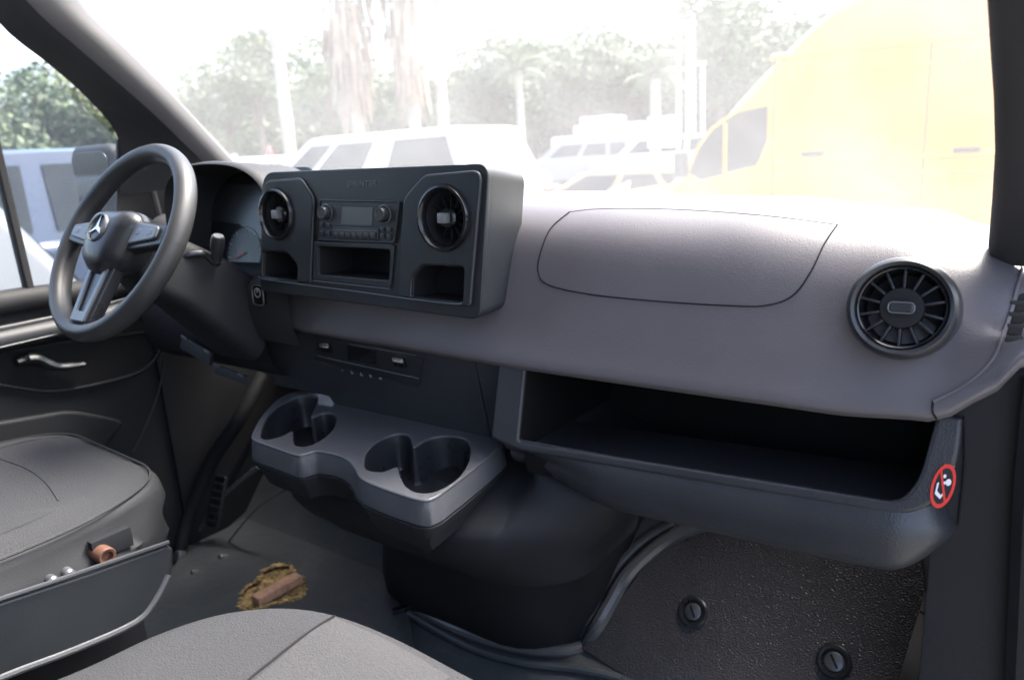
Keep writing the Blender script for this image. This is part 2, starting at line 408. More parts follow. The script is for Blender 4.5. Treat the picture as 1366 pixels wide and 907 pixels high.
link('shelf_liner', loft([ring0, ring1, ring2], True, False, True), mat('bin_liner', (.007, .007, .008), .6, .3), dash, angle=50)
def skin_path(d):
    X0, X1, r = -.668, -.072, .05
    pts = []
    for i in range(22): pts.append((X0+(X1-r-X0)*i/21, -d))
    for k in range(1, 9):
        a = -pi/2+pi/2*k/8; pts.append((X1-r+(r+d)*cos(a), r+(r+d)*sin(a)))
    pts.append((X1+d, .12)); pts.append((X1+d, .2))
    return pts
prof = [(-.004, .588), (.001, .578), (.007, .566), (.010, .550), (.009, .532), (.002, .514), (-.012, .500), (-.040, .491), (-.10, .488), (-.18, .488)]
rows = []
for d, z in [(p.x, p.y) for p in catmull([V((a, b, 0)) for a, b in prof], 4)]:
    row = []
    for x, y in skin_path(d):
        t = min(1, max(0, (x+.668)/.20)); t = t*t*(3-2*t)
        e = max(0, (x+.14)/.068); k = 1-.45*min(1, e)**2
        zz = z if z > .57 else .57-(.57-z)*k*(.55+.45*t)
        row.append(V((x, .861+y+.030*(1-t)*min(1, max(0, (.582-z)/.03)), zz-.018*max(0, min(1, -(x+.09)/.6)))))
    rows.append(row)
link('bin_front', loft(rows, False), LIP, dash, angle=60)
link('shelf_shell', loft([ringat(sF, grow(outer, -.002), -.004), [p+V((0, .02, -.004)) for p in ringat(sF, grow(outer, -.001), -.006)], [p+V((0, .16, -.012)) for p in ringat(sF, grow(outer, -.004), -.006)]]), LIP, dash, angle=50)

# no-child-seat airbag sticker
stp = onY(1259, 648, .83); tF = frame(sF.translation+sF.col[2].to_3d()*.0035, (1, 0, 0), (0, .030, .10))
sc = uv(tF, 1258, 648); tF = tF @ Matrix.Translation((sc.x, sc.y, 0)) @ Matrix.Rotation(-.16, 4, 'Z') @ Matrix.Diagonal((.86, 1.28, 1, 1))
st = link('warning_sticker', plate(tF, [circ(.0125, 40, 0, 0, .0195)], 0, .0010, .0002), INK, dash)
st['label'] = 'red ringed no child seat warning sticker'
def el(a, rx, ry): return V((rx*cos(a), ry*sin(a)))
ring_o = [el(2*pi*k/40, .0125, .0195) for k in range(40)]; ring_i = [el(2*pi*k/40, .0095, .0160) for k in range(40)]
link('red_ring', plate(tF, [ring_o, ring_i], .001, .0016, .0001), RED, st)
link('red_slash', plate(tF, [[V((-.0078, .0115)), V((-.0060, .0130)), V((.0078, -.0112)), V((.0060, -.0128))]], .0014, .0020, .0001), RED, st)
link('seat_symbol', plate(tF, [rounded([(-.0070, .0015), (-.0050, .0020), (-.0044, -.0055), (.0005, -.0080), (.0030, -.0040), (.0042, -.0050), (.0012, -.0115), (-.0060, -.0085)], .0008, 3)], .0011, .0014, .0001), WHT, st)
link('airbag_symbol', join([plate(tF, [circ(.0030, 16, .0045, .0045)], .0011, .0014, .0001), plate(tF, [rounded([(-.0005, .0010), (.0035, .0030), (.0035, .0058), (-.0012, .0035)], .0005)], .0010, .0013, .0001),
      plate(tF, [circ(.0017, 12, -.0012, .0085)], .0011, .0014, .0001)]), WHT, st)
link('word_bar', text(tF, 'AIRBAG', .0034, .0002, 0, .0175), WHT, st)

# console hump under the cup tray: bulging upper body and narrower column
def rrow(x0, x1, yf, yb, r, z, wave=0):
    o = rounded([(x0, yf), (x1, yf), (x1, yb), (x0, yb)], [r, r, .01, .01], 8)
    return [V((p.x, p.y, z)) for p in o]
def brow(z, yf, xa, xb, yr, x1, y1, x0=-1.15, yb=1.15, r=.05):
    return [V((p.x, p.y, z)) for p in rounded([(x0, yf), (xa, yf), (xb, yr), (x1, y1), (x1, yb), (x0, yb)], [.08, r, r, r, .01, .01], 6)]
up = [brow(.62, .95, -.70, -.675, .936, -.664, .95, r=.004), brow(.57, .95, -.70, -.665, .905, -.655, .925, r=.01), brow(.525, .965, -.70, -.64, .89, -.60, .91, r=.02),
      brow(.495, .965, -.69, -.61, .86, -.49, .90, r=.03), brow(.448, .80, -.68, -.60, .835, -.505, .905), brow(.41, .775, -.70, -.612, .83, -.53, .91),
      brow(.365, .80, -.71, -.625, .85, -.567, .92, r=.06), brow(.328, .838, -.71, -.63, .875, -.580, .94, r=.06), brow(.306, .860, -.71, -.635, .89, -.583, .95, r=.06),
      brow(.298, .868, -.71, -.64, .897, -.588, .955, r=.06), brow(.296, .888, -.72, -.655, .915, -.60, .97, r=.06)]
link('console_body', loft([catmull(c, 3) for c in zip(*up)] , False), DRK, dash, angle=60)
lo = [rrow(-1.15, -.64, .93, 1.36, .20, .305), rrow(-1.19, -.665, .97, 1.38, .21, .19), rrow(-1.24, -.69, 1.01, 1.40, .22, .08), rrow(-1.27, -.71, 1.045, 1.42, .23, .004)]
link('console_column', loft([catmull(c, 3) for c in zip(*lo)], False), DRK, dash, angle=60)
# right end of the dash below the pad, and knee panel in front of the driver
link('end_panel', join([box(frame((0, 0, 0), (1, 0, 0), (0, 1, 0)), -.085, .035, .905, 1.40, .30, .745, .006)]), DRK, dash)
link('kick_panel', box(I4, -.115, .035, .925, 1.46, 0, .298, .012), BLK, dash)
kn = [[V((x, y, z)) for y, z in ((1.05, .80), (.93, .80), (.885, .74), (.875, .66), (.89, .60), (.95, .56), (1.05, .54))] for x in (-1.72, -1.6, -1.45, -1.255)]
link('knee_panel', loft([catmull(r, 4) for r in kn], False), DRK, dash)
link('end_seam', tube([onY(x, y, .9245) for x, y in ((1228, 815), (1262, 838), (1300, 858), (1345, 874))], .0012, 6, smoothn=4), SEAM, dash)
link('end_seam', tube([onY(x, y, .9035) for x, y in ((1286, 556), (1287, 600), (1284, 650), (1278, 700))], .0012, 6, smoothn=4), SEAM, dash)
jm = [onY(x, y, .885) for x, y in ((1366, 505), (1352, 650), (1346, 780), (1338, 960))]
jr = [[p+V((0, .02, 0)), p, p+V((.01, -.008, 0)), p+V((.08, -.008, 0))] for p in catmull(jm, 4)]
tag(link('door_jamb', loft(jr, False), BLK, loc=jm[-1]), 'black door jamb edge at the lower right beside the dashboard end', 'door jamb')
# left part of the top shell, behind the instruments
lt = []
for x in [-1.80+.03*i for i in range(21)]:
    yb = lerp_tab(BASE, x); zt = .90
    lt.append(catmull([V((x, yb, zt-.035)), V((x, 1.2, zt)), V((x, 1.05, zt)), V((x, .98, zt-.02)), V((x, .95, .80)), V((x, .95, .74))], 4))
link('top_shell', loft(lt, False), PILL, dash, angle=60)

# ================================================================== CENTRE PANEL (vents, radio, cubbies)
cO = V((-.93, .838, .88)); cF = frame(cO, (1, 0, 0), (0, .08, 1))
def cu_(px, py): return uv(cF, px, py)
cp = thing('centre_panel', 'black upright centre panel with radio, cubbies and two round vents', 'dashboard panel', cO)
outl = rounded([cu_(346, 388), cu_(640, 427), cu_(652, 218), cu_(350, 230)], [.02, .018, .022, .03], 8)
backl = [V((p.x*1.03-.0, p.y)) for p in outl]
vl, vr = cu_(372.5, 286), cu_(595, 291)
slot = rounded([cu_(426, 366), cu_(521, 374), cu_(523, 333), cu_(426, 328)], .006, 5)
cubL = rounded([cu_(353, 368), cu_(399, 375), cu_(400, 354), cu_(386, 337), cu_(354, 335)], [.004, .004, .008, .008, .004])
cubR = rounded([cu_(551, 396), cu_(620, 403), cu_(622, 356), cu_(567, 354), cu_(552, 370)], [.004, .006, .008, .006, .010])
radio_ol = rounded([cu_(426, 319), cu_(527, 322), cu_(534, 270), cu_(430, 268)], .003)
hole_r = scaled(radio_ol, .995)
RV = .043
face = link('front_face', plate(cF, [outl, circ(RV, 40, vl.x, vl.y), circ(RV+.003, 40, vr.x, vr.y), slot, cubL, cubR], -.008, 0, .002, 3), CEN, cp)
link('side_shell', loft([ringat(cF, scaled(outl, .995), -.006), ringat(cF, scaled(outl, .995), -.02), ringat(cF, scaled(outl, .93), -.115)]), CEN, cp, angle=50)
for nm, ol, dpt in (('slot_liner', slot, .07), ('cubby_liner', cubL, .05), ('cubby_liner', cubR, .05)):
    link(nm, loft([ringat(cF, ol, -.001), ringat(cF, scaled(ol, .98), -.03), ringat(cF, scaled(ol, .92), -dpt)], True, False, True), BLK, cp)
# raised vent pods, chamfered towards the radio
podL = rounded([cu_(349, 374), cu_(417, 378), cu_(422, 264), cu_(404, 237), cu_(355, 241)], [.006, .004, .012, .01, .02], 6)
podR = rounded([cu_(533, 396), cu_(630, 410), cu_(646, 226), cu_(568, 233), cu_(541, 264)], [.004, .008, .02, .01, .012], 6)
link('vent_pod', plate(cF, [podL, circ(RV, 40, vl.x, vl.y), cubL], -.001, .0055, .004, 4), CEN, cp)
link('vent_pod', plate(cF, [podR, circ(RV+.003, 40, vr.x, vr.y), cubR], -.001, .0055, .004, 4), CEN, cp)
for c, R in ((vl, RV), (vr, RV+.003)):
    F2 = cF @ Matrix.Translation((c.x, c.y, .005))
    vn = link('air_vent', lathe(F2, [(R*.80, -.03), (R*.84, -.004), (R*.88, .004), (R*.95, .008), (R*1.02, .007), (R*1.07, .002), (R*1.08, -.004)], 64), GLOSS, cp)
    link('vent_bowl', lathe(F2, [(R*.84, -.005), (R*.78, -.012), (R*.70, -.026), (.0005, -.028)], 40), BLK, vn)
    for k in range(12):
        link('vane', box(F2 @ Matrix.Rotation(2*pi*k/12, 4, 'Z'), .014, R*.76, -.0012, .0012, -.025, -.016, .0003), BLK, vn)
    link('vent_hub', lathe(F2, [(.016, -.022), (.016, -.008), (.013, -.005), (.0003, -.005)], 32), GLOSS, vn)
    link('vent_knob', box(F2, -.0075, .0075, -.0075, .0075, -.006, .007, .0025), mat('knob_grey', (.20, .20, .20), .35, .5), vn)
# trim line and lower ledge
tl = [cF @ V((*cu_(*p), .007)) for p in ((351, 364), (353, 371), (399, 378), (470, 387), (550, 398), (612, 405), (619, 402))]
link('chrome_line', tube(tl, .0008, 6, smoothn=3), SILV, cp)
# radio
rF = cF
rad = link('radio', plate(cF, [scaled(radio_ol, 1.0)], -.004, .0035, .001), CEN, cp)
link('radio_bezel', plate(cF, [rounded([cu_(424, 321.5), cu_(529, 324.5), cu_(536, 268), cu_(428, 266)], .004), scaled(radio_ol, .985)], .001, .0048, .0008), GLOSS, rad)
link('radio_screen', plate(cF, [rounded([cu_(457, 300), cu_(499, 301), cu_(500, 277), cu_(459, 276)], .001)], .003, .0042, .0003), LCD, rad)
for (px, py) in ((438, 284), (515, 286)):
    c = cu_(px, py); F2 = cF @ Matrix.Translation((c.x, c.y, .003))
    link('radio_knob', lathe(F2, [(.0115, 0), (.0110, .010), (.0098, .0125), (.0075, .0125), (.0065, .0115), (.0003, .0115)], 32), SATIN, rad)
    link('knob_collar', lathe(F2, [(.0150, 0), (.0148, .002), (.0135, .0026), (.0120, .001)], 32), SILV, rad)
bp = [cu_(446, 316), cu_(508, 320), cu_(508, 305), cu_(449, 302)]
link('button_shelf', plate(cF, [rounded(bp, .002)], .003, .0062, .001), SATIN, rad)
bx0, bx1 = cu_(449, 311).x, cu_(506, 314).x; by = (cu_(478, 313).y)
for k in range(7):
    a = bx0+(bx1-bx0)*k/7
    link('radio_button', box(cF, a+.0006, bx0+(bx1-bx0)*(k+1)/7-.0006, by-.0055, by+.0035, .006, .0082, .0005), SATIN, rad)
link('button_glint', box(cF, bx0, bx1, by+.0060, by+.0072, .006, .0072, .0003), SILV, rad)
for px, py in ((432, 300), (441, 301), (432, 311), (441, 312), (513, 306), (522, 307), (513, 315), (522, 316)):
    c = cu_(px, py); link('radio_button', box(cF, c.x-.0045, c.x+.0045, c.y-.0038, c.y+.0038, .003, .006, .0006), SATIN, rad)
# slot frame
so_ = rounded([cu_(419, 373), cu_(523, 384), cu_(528, 326), cu_(421, 322)], .006, 5)
link('slot_frame', plate(cF, [so_, slot], .0005, .004, .0015, 3), CEN, cp)
link('slot_glint', tube([cF @ V((*cu_(*p), .0042)) for p in ((419, 374), (470, 379.5), (522, 385))], .0007, 6), SILV, cp)
tc_ = cu_(482, 245.5)
link('panel_lettering', text(cF, 'SPRINTER', .0125, .0010, tc_.x, tc_.y, shear=.25, squash=1.25), EMB, cp)

# ================================================================== INSTRUMENT CLUSTER
ic = thing('instrument_cluster', 'hooded instrument cluster with dim display behind the steering wheel', 'instrument cluster', (-1.36, .95, .80))
icF = frame((-1.365, .97, .88), (1, .05, 0), (0, .25, 1))
arch = []
for (x, z) in catmull([V((a, b, 0)) for a, b in ((-1.165, .79), (-1.168, .90), (-1.19, .965), (-1.25, 1.000), (-1.34, 1.012), (-1.44, 1.008), (-1.50, .985), (-1.535, .93), (-1.54, .79))], 5) and [(p.x, p.y) for p in catmull([V((a, b, 0)) for a, b in ((-1.165, .79), (-1.168, .90), (-1.19, .965), (-1.25, 1.000), (-1.34, 1.012), (-1.44, 1.008), (-1.50, .985), (-1.535, .93), (-1.54, .79))], 5)]:
    arch.append(V((x, 0, z)))
cc = V((-1.352, 0, .88))
def ar(s, y, dz=0): return [V((cc.x+(p.x-cc.x)*s, y, cc.z+(p.z-cc.z)*s+dz)) for p in arch]
link('hood', loft([ar(.86, .985, -.004), ar(.90, .93), ar(.935, .885), ar(.965, .868), ar(.99, .872), ar(1.0, .885), ar(.99, 1.0, -.01), ar(.93, 1.12, -.03), ar(.75, 1.20, -.06)], False), PILD, ic, angle=60)
link('cluster_face', plate(icF, [rounded(rect(-.165, .165, -.10, .115), .03)], -.006, 0, .001), GLOSS, ic)
link('display', plate(icF, [rounded([uv(icF, 262, 246), uv(icF, 272, 292), uv(icF, 322, 300), uv(icF, 352, 322), uv(icF, 356, 246)][::-1], .006)], .001, .003, .0005), SCR, ic)
gp = uv(icF, 327, 338)
for gx, gy in ((gp.x, gp.y), (gp.x+.13, gp.y)):
    gF2 = icF @ Matrix.Translation((gx, gy, .001))
    gg = link('gauge', lathe(gF2, [(.056, 0), (.0565, .003), (.0555, .0032), (.055, .001), (.0003, .0005)], 48), SATIN, ic)
    for k in range(25):
        a = radians(225-270*k/24)
        r1 = .044 if k % 3 == 0 else .049
        link('gauge_mark', box(gF2 @ Matrix.Rotation(a, 4, 'Z'), r1, .054, -.0006 - (.0006 if k % 3 == 0 else 0), .0006+(.0006 if k % 3 == 0 else 0), .0012, .0018, 0), ICON, gg)
    for k in range(9):
        a = radians(225-270*k/8)
        link('gauge_number', text(gF2, str(k*20), .010, .0002, .036*cos(a), .036*sin(a)).copy(), ICON, gg)
    link('needle', box(gF2 @ Matrix.Rotation(radians(205), 4, 'Z'), -.004, .030, -.0012, .0012, .004, .0055, .0003), RED, gg)
# surround to the right of the cluster, with the start button
sr = [[V((-1.17, .84, .80)), V((-1.19, .865, .86)), V((-1.20, .88, .95))], [V((-1.235, .87, .79)), V((-1.225, .89, .86)), V((-1.22, .90, .95))]]
link('lower_surround', loft([catmull(r, 4) for r in ([V((x, .868+y, z)) for y, z in ((.0, .665), (-.012, .71), (-.012, .755), (.0, .782), (.05, .79), (.11, .80))] for x in (-1.42, -1.35, -1.28, -1.20, -1.165, -1.14))], False), PILD, ic)
bF = frame(onY(346, 393, .852), (1, 0, 0), (0, .05, 1))
sb = link('start_button', plate(bF, [rounded(rect(-.0165, .0165, -.020, .018), [.009, .009, .012, .012], 6)], -.004, .003, .001), GLOSS, ic)
link('button_rim', tube([bF @ V((*p, .0035)) for p in rounded(rect(-.0165, .0165, -.020, .018), [.009, .009, .012, .012], 6)], .0011, 6, True), SILV, sb)
link('button_ring', tube([bF @ V((*p, .004)) for p in circ(.0085, 24, 0, .004)], .0011, 6, True), ICON, sb)
link('button_bar', box(bF, -.001, .001, .004, .012, .003, .0048, .0002), ICON, sb)

# ================================================================== STEERING WHEEL
TH = .5726; WC = V((-1.3408, .6694, .8855)); wF = frame(WC, (1, 0, 0), (0, sin(TH), cos(TH)))
sw = thing('steering_wheel', 'black leather steering wheel with silver spokes and star emblem', 'steering wheel', WC)
rings = []
RM, rt = .1735, .0170
for k in range(96):
    a = 2*pi*k/96
    g = 1+.10*sum(math.exp(-((((a-c+pi) % (2*pi))-pi)/.22)**2) for c in (radians(35), radians(145), 0, pi))
    rings.append([wF @ V(((RM+rt*.92*g*cos(b))*cos(a), (RM+rt*.92*g*cos(b))*sin(a), rt*1.12*sin(b))) for b in [2*pi*j/18 for j in range(18)]])
rings.append(rings[0])
link('rim', loft(rings), WHEEL, sw)
def hubring(s, z): return [wF @ V((p.x*s, p.y*s-.004, z)) for p in rounded([(-.074, .030), (-.058, .052), (.058, .052), (.074, .030), (.052, -.045), (.022, -.066), (-.022, -.066), (-.052, -.045)], .02, 5)]
link('hub', loft([hubring(.80, -.035), hubring(1.0, -.012), hubring(1.02, .006), hubring(.96, .022), hubring(.80, .034), hubring(.50, .041), hubring(.02, .043)], True), SATIN, sw, angle=50)
for s in (-1, 1):
    sp = [(.055*s, -.024), (.162*s, -.010), (.162*s, .024), (.060*s, .034)]
    if s < 0: sp = sp[::-1]
    spk = link('spoke', plate(wF, [rounded(sp, .006)], -.008, .014, .005, 3), SATIN, sw)
    f2 = [(.066*s, -.014), (.145*s, -.002), (.145*s, .020), (.070*s, .028)]
    if s < 0: f2 = f2[::-1]
    link('spoke_trim', plate(wF, [rounded(f2, .007)], .0135, .020, .003, 3), SILV, spk)
    for k in range(3):
        if k != 1: link('wheel_button', plate(wF, [rounded(rect(s*(.088+.018*k)-.006, s*(.088+.018*k)+.006, .004, .014), .003)], .0195, .0206, .0004), SILV, spk)
low = [(-.036, -.050), (-.022, -.162), (.022, -.162), (.036, -.050)]
ls = link('lower_spoke', plate(wF, [rounded([(-.030, -.160), (.030, -.160), (.042, -.050), (-.042, -.050)], .006)], -.010, .012, .004, 3), SATIN, sw)
vsh = [(-.034, -.055), (-.024, -.158), (.024, -.158), (.034, -.055), (.020, -.055), (.012, -.140), (-.012, -.140), (-.020, -.055)]
link('spoke_trim', plate(wF, [rounded(vsh, .003)], .0115, .017, .002, 3), SILV, ls)
eF = wF @ Matrix.Translation((0, .004, .0405))
em = link('emblem', lathe(eF, [(.0262, 0), (.0262, .004), (.0245, .0058), (.0228, .004), (.0225, .0015), (.0003, .0015)], 48), SILV, sw)
link('emblem_field', lathe(eF, [(.0226, .0018), (.0003, .0024)], 40), SATIN, em)
star = []
for k in range(6):
    a = pi/2+k*pi/3; r = .0235 if k % 2 == 0 else .0036
    star.append(V((r*cos(a), r*sin(a))))
link('emblem_star', plate(eF, [star], .002, .0048, .0003), CHR, em)
# column
colm = thing('steering_column', 'black steering column shroud with control stalks behind the wheel', 'steering column', WC+V((0, .15, -.1)))
ax = -wF.col[2].to_3d()
cf = lambda s, d, dy=0: [wF @ V((p.x*s, p.y*s-.01+dy, -d)) for p in rounded(rect(-.062, .062, -.062, .052), .025, 6)]
link('shroud', loft([cf(.55, .03), cf(.85, .042), cf(1.0, .07), cf(1.05, .13), cf(1.2, .20, -.01), cf(1.3, .30, -.03)], True, True, False), DRK, colm, angle=50)
a0 = wF @ V((.05, .0, -.075)); tip = onY(290, 322, .80); 
stalk = link('stalk', tube([a0, a0.lerp(tip, .5)+V((0, .01, -.008)), onY(289, 352, .80), onY(290, 335, .80)], .0065, 10, smoothn=5), GLOSS, colm)
link('stalk_knob', tube([onY(289, 350, .80), onY(289.5, 338, .80), onY(290, 326, .80), onY(291, 316, .80)], [.008, .0105, .0125, .0125, .0115], 14, smoothn=4), SATIN, colm)
link('stalk_cap', tube([onY(291, 317, .80), onY(291.3, 314.5, .80)], .0095, 14), SILV, colm)
link('stalk', tube([wF @ V((-.05, 0, -.075)), wF @ V((-.12, .012, -.07)), wF @ V((-.165, .02, -.06))], .008, 10, smoothn=5), GLOSS, colm)

# ================================================================== CUP HOLDER TRAY
ZTR = .532
tF2 = frame((-.9, .8, ZTR), (1, 0, 0), (0, 1, 0))
def t3(cx, cy): return uv(tF2, 300+cx*.3748, 400+cy*.3748)
ct = thing('cup_holder_tray', 'dark grey pull-out tray with two double cup holders under the centre panel', 'cup holder', (-.9, .8, .49))
top = [(95, 480), (122, 425), (158, 380), (200, 345), (262, 322), (345, 325), (505, 360), (645, 396), (872, 455), (978, 500), (988, 512), (952, 545), (860, 620), (790, 672), (755, 697), (720, 710), (680, 707), (600, 682), (520, 652), (478, 628), (462, 600), (440, 572), (400, 550), (330, 537), (290, 545), (255, 550), (180, 525), (110, 500)]
top = [p.to_2d() for p in catmull([t3(*p).to_3d() for p in top], 4, True)]
h1 = [(128, 478), (142, 430), (188, 378), (256, 345), (318, 341), (329, 358), (308, 408), (313, 414), (345, 402), (382, 402), (396, 420), (385, 458), (345, 495), (290, 520), (252, 514), (243, 490), (243, 470), (236, 466), (200, 484), (158, 495), (135, 492)]
h2 = [(497, 575), (505, 540), (545, 500), (600, 478), (642, 476), (661, 492), (668, 518), (678, 520), (722, 494), (785, 482), (848, 490), (872, 520), (868, 570), (838, 622), (790, 660), (735, 684), (683, 683), (645, 662), (624, 625), (617, 597), (606, 594), (560, 610), (515, 606), (500, 595)]
holes = [[p.to_2d() for p in catmull([t3(*p).to_3d() for p in h], 4, True)] for h in (h1, h2)]
link('tray_top', plate(tF2, [top]+holes, -.006, 0, .0028, 3), TRAY, ct)
link('tray_skirt', loft([ringat(tF2, grow(top, -.001), -.003), ringat(tF2, grow(top, .001), -.012), ringat(tF2, grow(top, .004), -.038), ringat(tF2, grow(top, .002), -.041)]), TRAY, ct, angle=40)
link('tray_base', loft([ringat(tF2, grow(top, -.003), -.0405), ringat(tF2, grow(top, .0045), -.0425), ringat(tF2, grow(top, .0035), -.047), ringat(tF2, grow(top, -.008), -.065), ringat(tF2, grow(top, -.018), -.09)], True, False, True), DRK, ct, angle=40)
for h in holes:
    link('cup_well', loft([ringat(tF2, grow(h, .001), -.004), ringat(tF2, grow(h, -.0015), -.02), ringat(tF2, grow(h, -.005), -.060), ringat(tF2, grow(h, -.008), -.066)], True, False, True), SATIN, ct, angle=50)

# ================================================================== FLOOR THINGS
# passenger floor mat on the toe board
slope = V((0, .22, .25)).normalized()
mF = frame(V((-.45, 1.20, .095)), (1, 0, 0), slope)
mu = lambda px, py: uv(mF, px, py)
pm = thing('passenger_floor_mat', 'textured black floor mat with two round fasteners under the open shelf', 'floor mat', (-.4, 1.2, .05))
mo = rounded([mu(778, 866), mu(905, 950), mu(1240, 1010), mu(1238, 800), mu(1225, 700), mu(935, 690), mu(878, 735), mu(838, 790)], [.01, .01, .01, .02, .02, .05, .04, .03], 6)
link('mat_sheet', plate(mF, [mo], .006, .016, .004, 3), RUBT, pm)
for px, py in ((928, 818), (1115, 884)):
    c = mu(px, py); F2 = mF @ Matrix.Translation((c.x, c.y, .016))
    f = link('fastener', lathe(F2, [(.029, 0), (.029, .004), (.026, .0065), (.021, .006), (.019, .001), (.0003, .001)], 40), SATIN, pm)
    link('fastener_disc', lathe(F2, [(.016, .001), (.0155, .004), (.013, .005), (.0003, .005)], 32), MET, f)
    link('fastener_slot', box(F2 @ Matrix.Rotation(.6, 4, 'Z'), -.002, .002, -.012, .012, .005, .0058, .0002), BLK, f)
# moulded rubber ridges around the hump and up the toe board
def fpt(px, py, lift=.012):
    p = onZ(px, py, lift)
    q = W(px, py, mF.translation, mF.col[2].to_3d())
    return q+mF.col[2].to_3d()*lift if q.z > .03 and q.y > 1.1 else p
fr_ = thing('floor_edge_moulding', 'glossy raised rubber moulding curving round the centre hump', 'floor trim', (-.9, 1.0, 0))
link('bead', tube([fpt(*p) for p in ((516, 765), (524, 785), (545, 803))], .010, 10, smoothn=6), RUB, fr_)
link('bead', tube([fpt(*p) for p in ((551, 808), (590, 830), (640, 850), (700, 865), (750, 868), (782, 862))], .013, 10, smoothn=6), BEAD, fr_)
link('bead', tube([fpt(*p) for p in ((545, 818), (585, 842), (635, 866), (700, 884), (770, 892), (830, 905))], .008, 10, smoothn=6), RUB, fr_)
link('bead', tube([fpt(*p) for p in ((783, 862), (800, 838), (818, 806), (838, 772), (868, 742), (905, 716), (950, 700))], .016, 10, smoothn=6), BEAD, fr_)
link('bead', tube([fpt(*p) for p in ((770, 852), (788, 826), (806, 790), (828, 755), (862, 722), (900, 700))], .009, 10, smoothn=6), RUB, fr_)
link('joint_clip', box(frame(fpt(541, 814, .014), (.6, .8, 0), (-.8, .6, 0)), -.030, .030, -.006, .006, -.004, .010, .003), GLOSS, fr_)
# driver mat with the torn hole
dmF = frame((-1.3, .95, .008), (1, 0, 0), (0, 1, 0)); du = lambda px, py: uv(dmF, px, py)
dm = thing('driver_floor_mat', 'worn black rubber driver floor mat torn open in the middle', 'floor mat', (-1.3, .95, 0))
tear = [(318, 812), (322, 795), (331, 784), (345, 778), (352, 764), (371, 756), (388, 757), (392, 770), (404, 774), (409, 788), (400, 800), (385, 806), (366, 808), (348, 814), (331, 818)]
tear2 = [du(*p) for p in tear]
mat_o = rounded([du(150, 890), du(560, 915), du(548, 830), du(512, 770), du(470, 700), du(330, 690), du(240, 745)], .03, 5)
link('mat_sheet', plate(dmF, [mat_o, tear2], -.004, .006, .002, 2), RUB, dm)
bm = bmesh.new(); bmesh.ops.create_grid(bm, x_segments=40, y_segments=40, size=.5)
xs_ = [p.x for p in tear2]; ys_ = [p.y for p in tear2]
for v in bm.verts:
    u_, v_ = v.co.x+.5, v.co.y+.5
    x = min(xs_)-.01+u_*(max(xs_)-min(xs_)+.02); y = min(ys_)-.01+v_*(max(ys_)-min(ys_)+.02)
    v.co = dmF @ V((x, y, -.005+.012*abs(noise.noise(V((x*45, y*45, 3))))+.008*noise.noise(V((x*130, y*130, 1)))))
me = bpy.data.meshes.new('m'); bm.to_mesh(me); bm.free()
link('foam_pad', me, FOAM, dm)
bits = []
for i in range(len(tear2)*3):
    a = tear2[i//3].lerp(tear2[(i//3+1) % len(tear2)], (i % 3)/3)
    r = random.uniform(.004, .010)
    bits.append(box(dmF @ Matrix.Translation((a.x, a.y, .004)) @ Matrix.Rotation(random.uniform(0, 3), 4, 'Z') @ Matrix.Rotation(random.uniform(-.5, .5), 4, 'X'), -r, r, -r*.5, r*.5, 0, r*.8, .001))
fr2 = link('ragged_edge', join(bits), FOAM, dm); fr2['kind'] = 'stuff'
ang = (du(403, 775)-du(340, 810)); an = math.atan2(ang.y, ang.x)
cb = du(371, 793)
link('rusty_bracket', box(dmF @ Matrix.Translation((cb.x, cb.y, .006)) @ Matrix.Rotation(an, 4, 'Z'), -.060, .060, -.017, .014, 0, .020, .002), RUST, dm)
# pedals and the things under the column
pd = thing('accelerator_pedal', 'black accelerator pedal hanging by the left side of the centre hump', 'pedal', (-1.40, 1.1, .1))
link('pedal_arm', tube([onY(352, 560, 1.15), onY(325, 610, 1.1), onY(300, 655, 1.05)], .009, 8, smoothn=4), DRK, pd)
pdF = frame(onY(292, 668, 1.03), (1, .1, 0), (.15, .45, 1))
link('pedal_pad', plate(pdF, [rounded(rect(-.024, .024, -.07, .07), .012)], 0, .012, .004), SATIN, pd)
for k in range(6): link('tread', box(pdF, -.018, .018, -.055+k*.02, -.049+k*.02, .012, .015, .001), RUB, pd)
pd2 = thing('brake_pedal', 'black brake pedal in the dark footwell below the steering column', 'pedal', (-1.5, 1.1, .1))
link('pedal_arm', tube([onY(300, 520, 1.2), onY(282, 560, 1.15), onY(268, 600, 1.1)], .009, 8, smoothn=4), DRK, pd2)
pF2 = frame(onY(262, 612, 1.08), (1, .1, 0), (0, .6, 1))
link('pedal_pad', plate(pF2, [rounded(rect(-.04, .04, -.028, .028), .01)], 0, .012, .004), RUB, pd2)
dr = thing('footwell_duct', 'black ribbed cable duct rising along the left footwell wall', 'duct', (-1.6, .95, 0))
link('duct_tube', tube([onY(238, 748, .92), onY(246, 700, .96), onY(262, 660, 1.0), onY(285, 610, 1.05), onY(318, 560, 1.1), onY(350, 500, 1.2)], .020, 14, smoothn=6), DRK, dr)
sl = thing('sill_strip', 'narrow shiny raised strips on the floor left of the torn mat', 'trim strip', (-1.4, .95, 0))
for a, b, r in (((262, 712), (345, 622), .012), ((305, 722), (386, 650), .004)):
    pa, pb = onZ(*a, .015), onY(*b, 1.1)
    link('strip', tube([pa, pa.lerp(pb, .5)+V((0, 0, .02)), pb], r, 8, smoothn=5, flat=.6), BEAD, sl)
for px, py, r in ((238, 742, .016), (296, 743, .009), (259, 763, .006)):
    p = onZ(px, py, .014); link('bolt', lathe(frame(p, (1, 0, 0), (0, .6, 1)), [(r, -.012), (r, .004), (r*.8, .008), (.0003, .009)], 20), MET, sl)
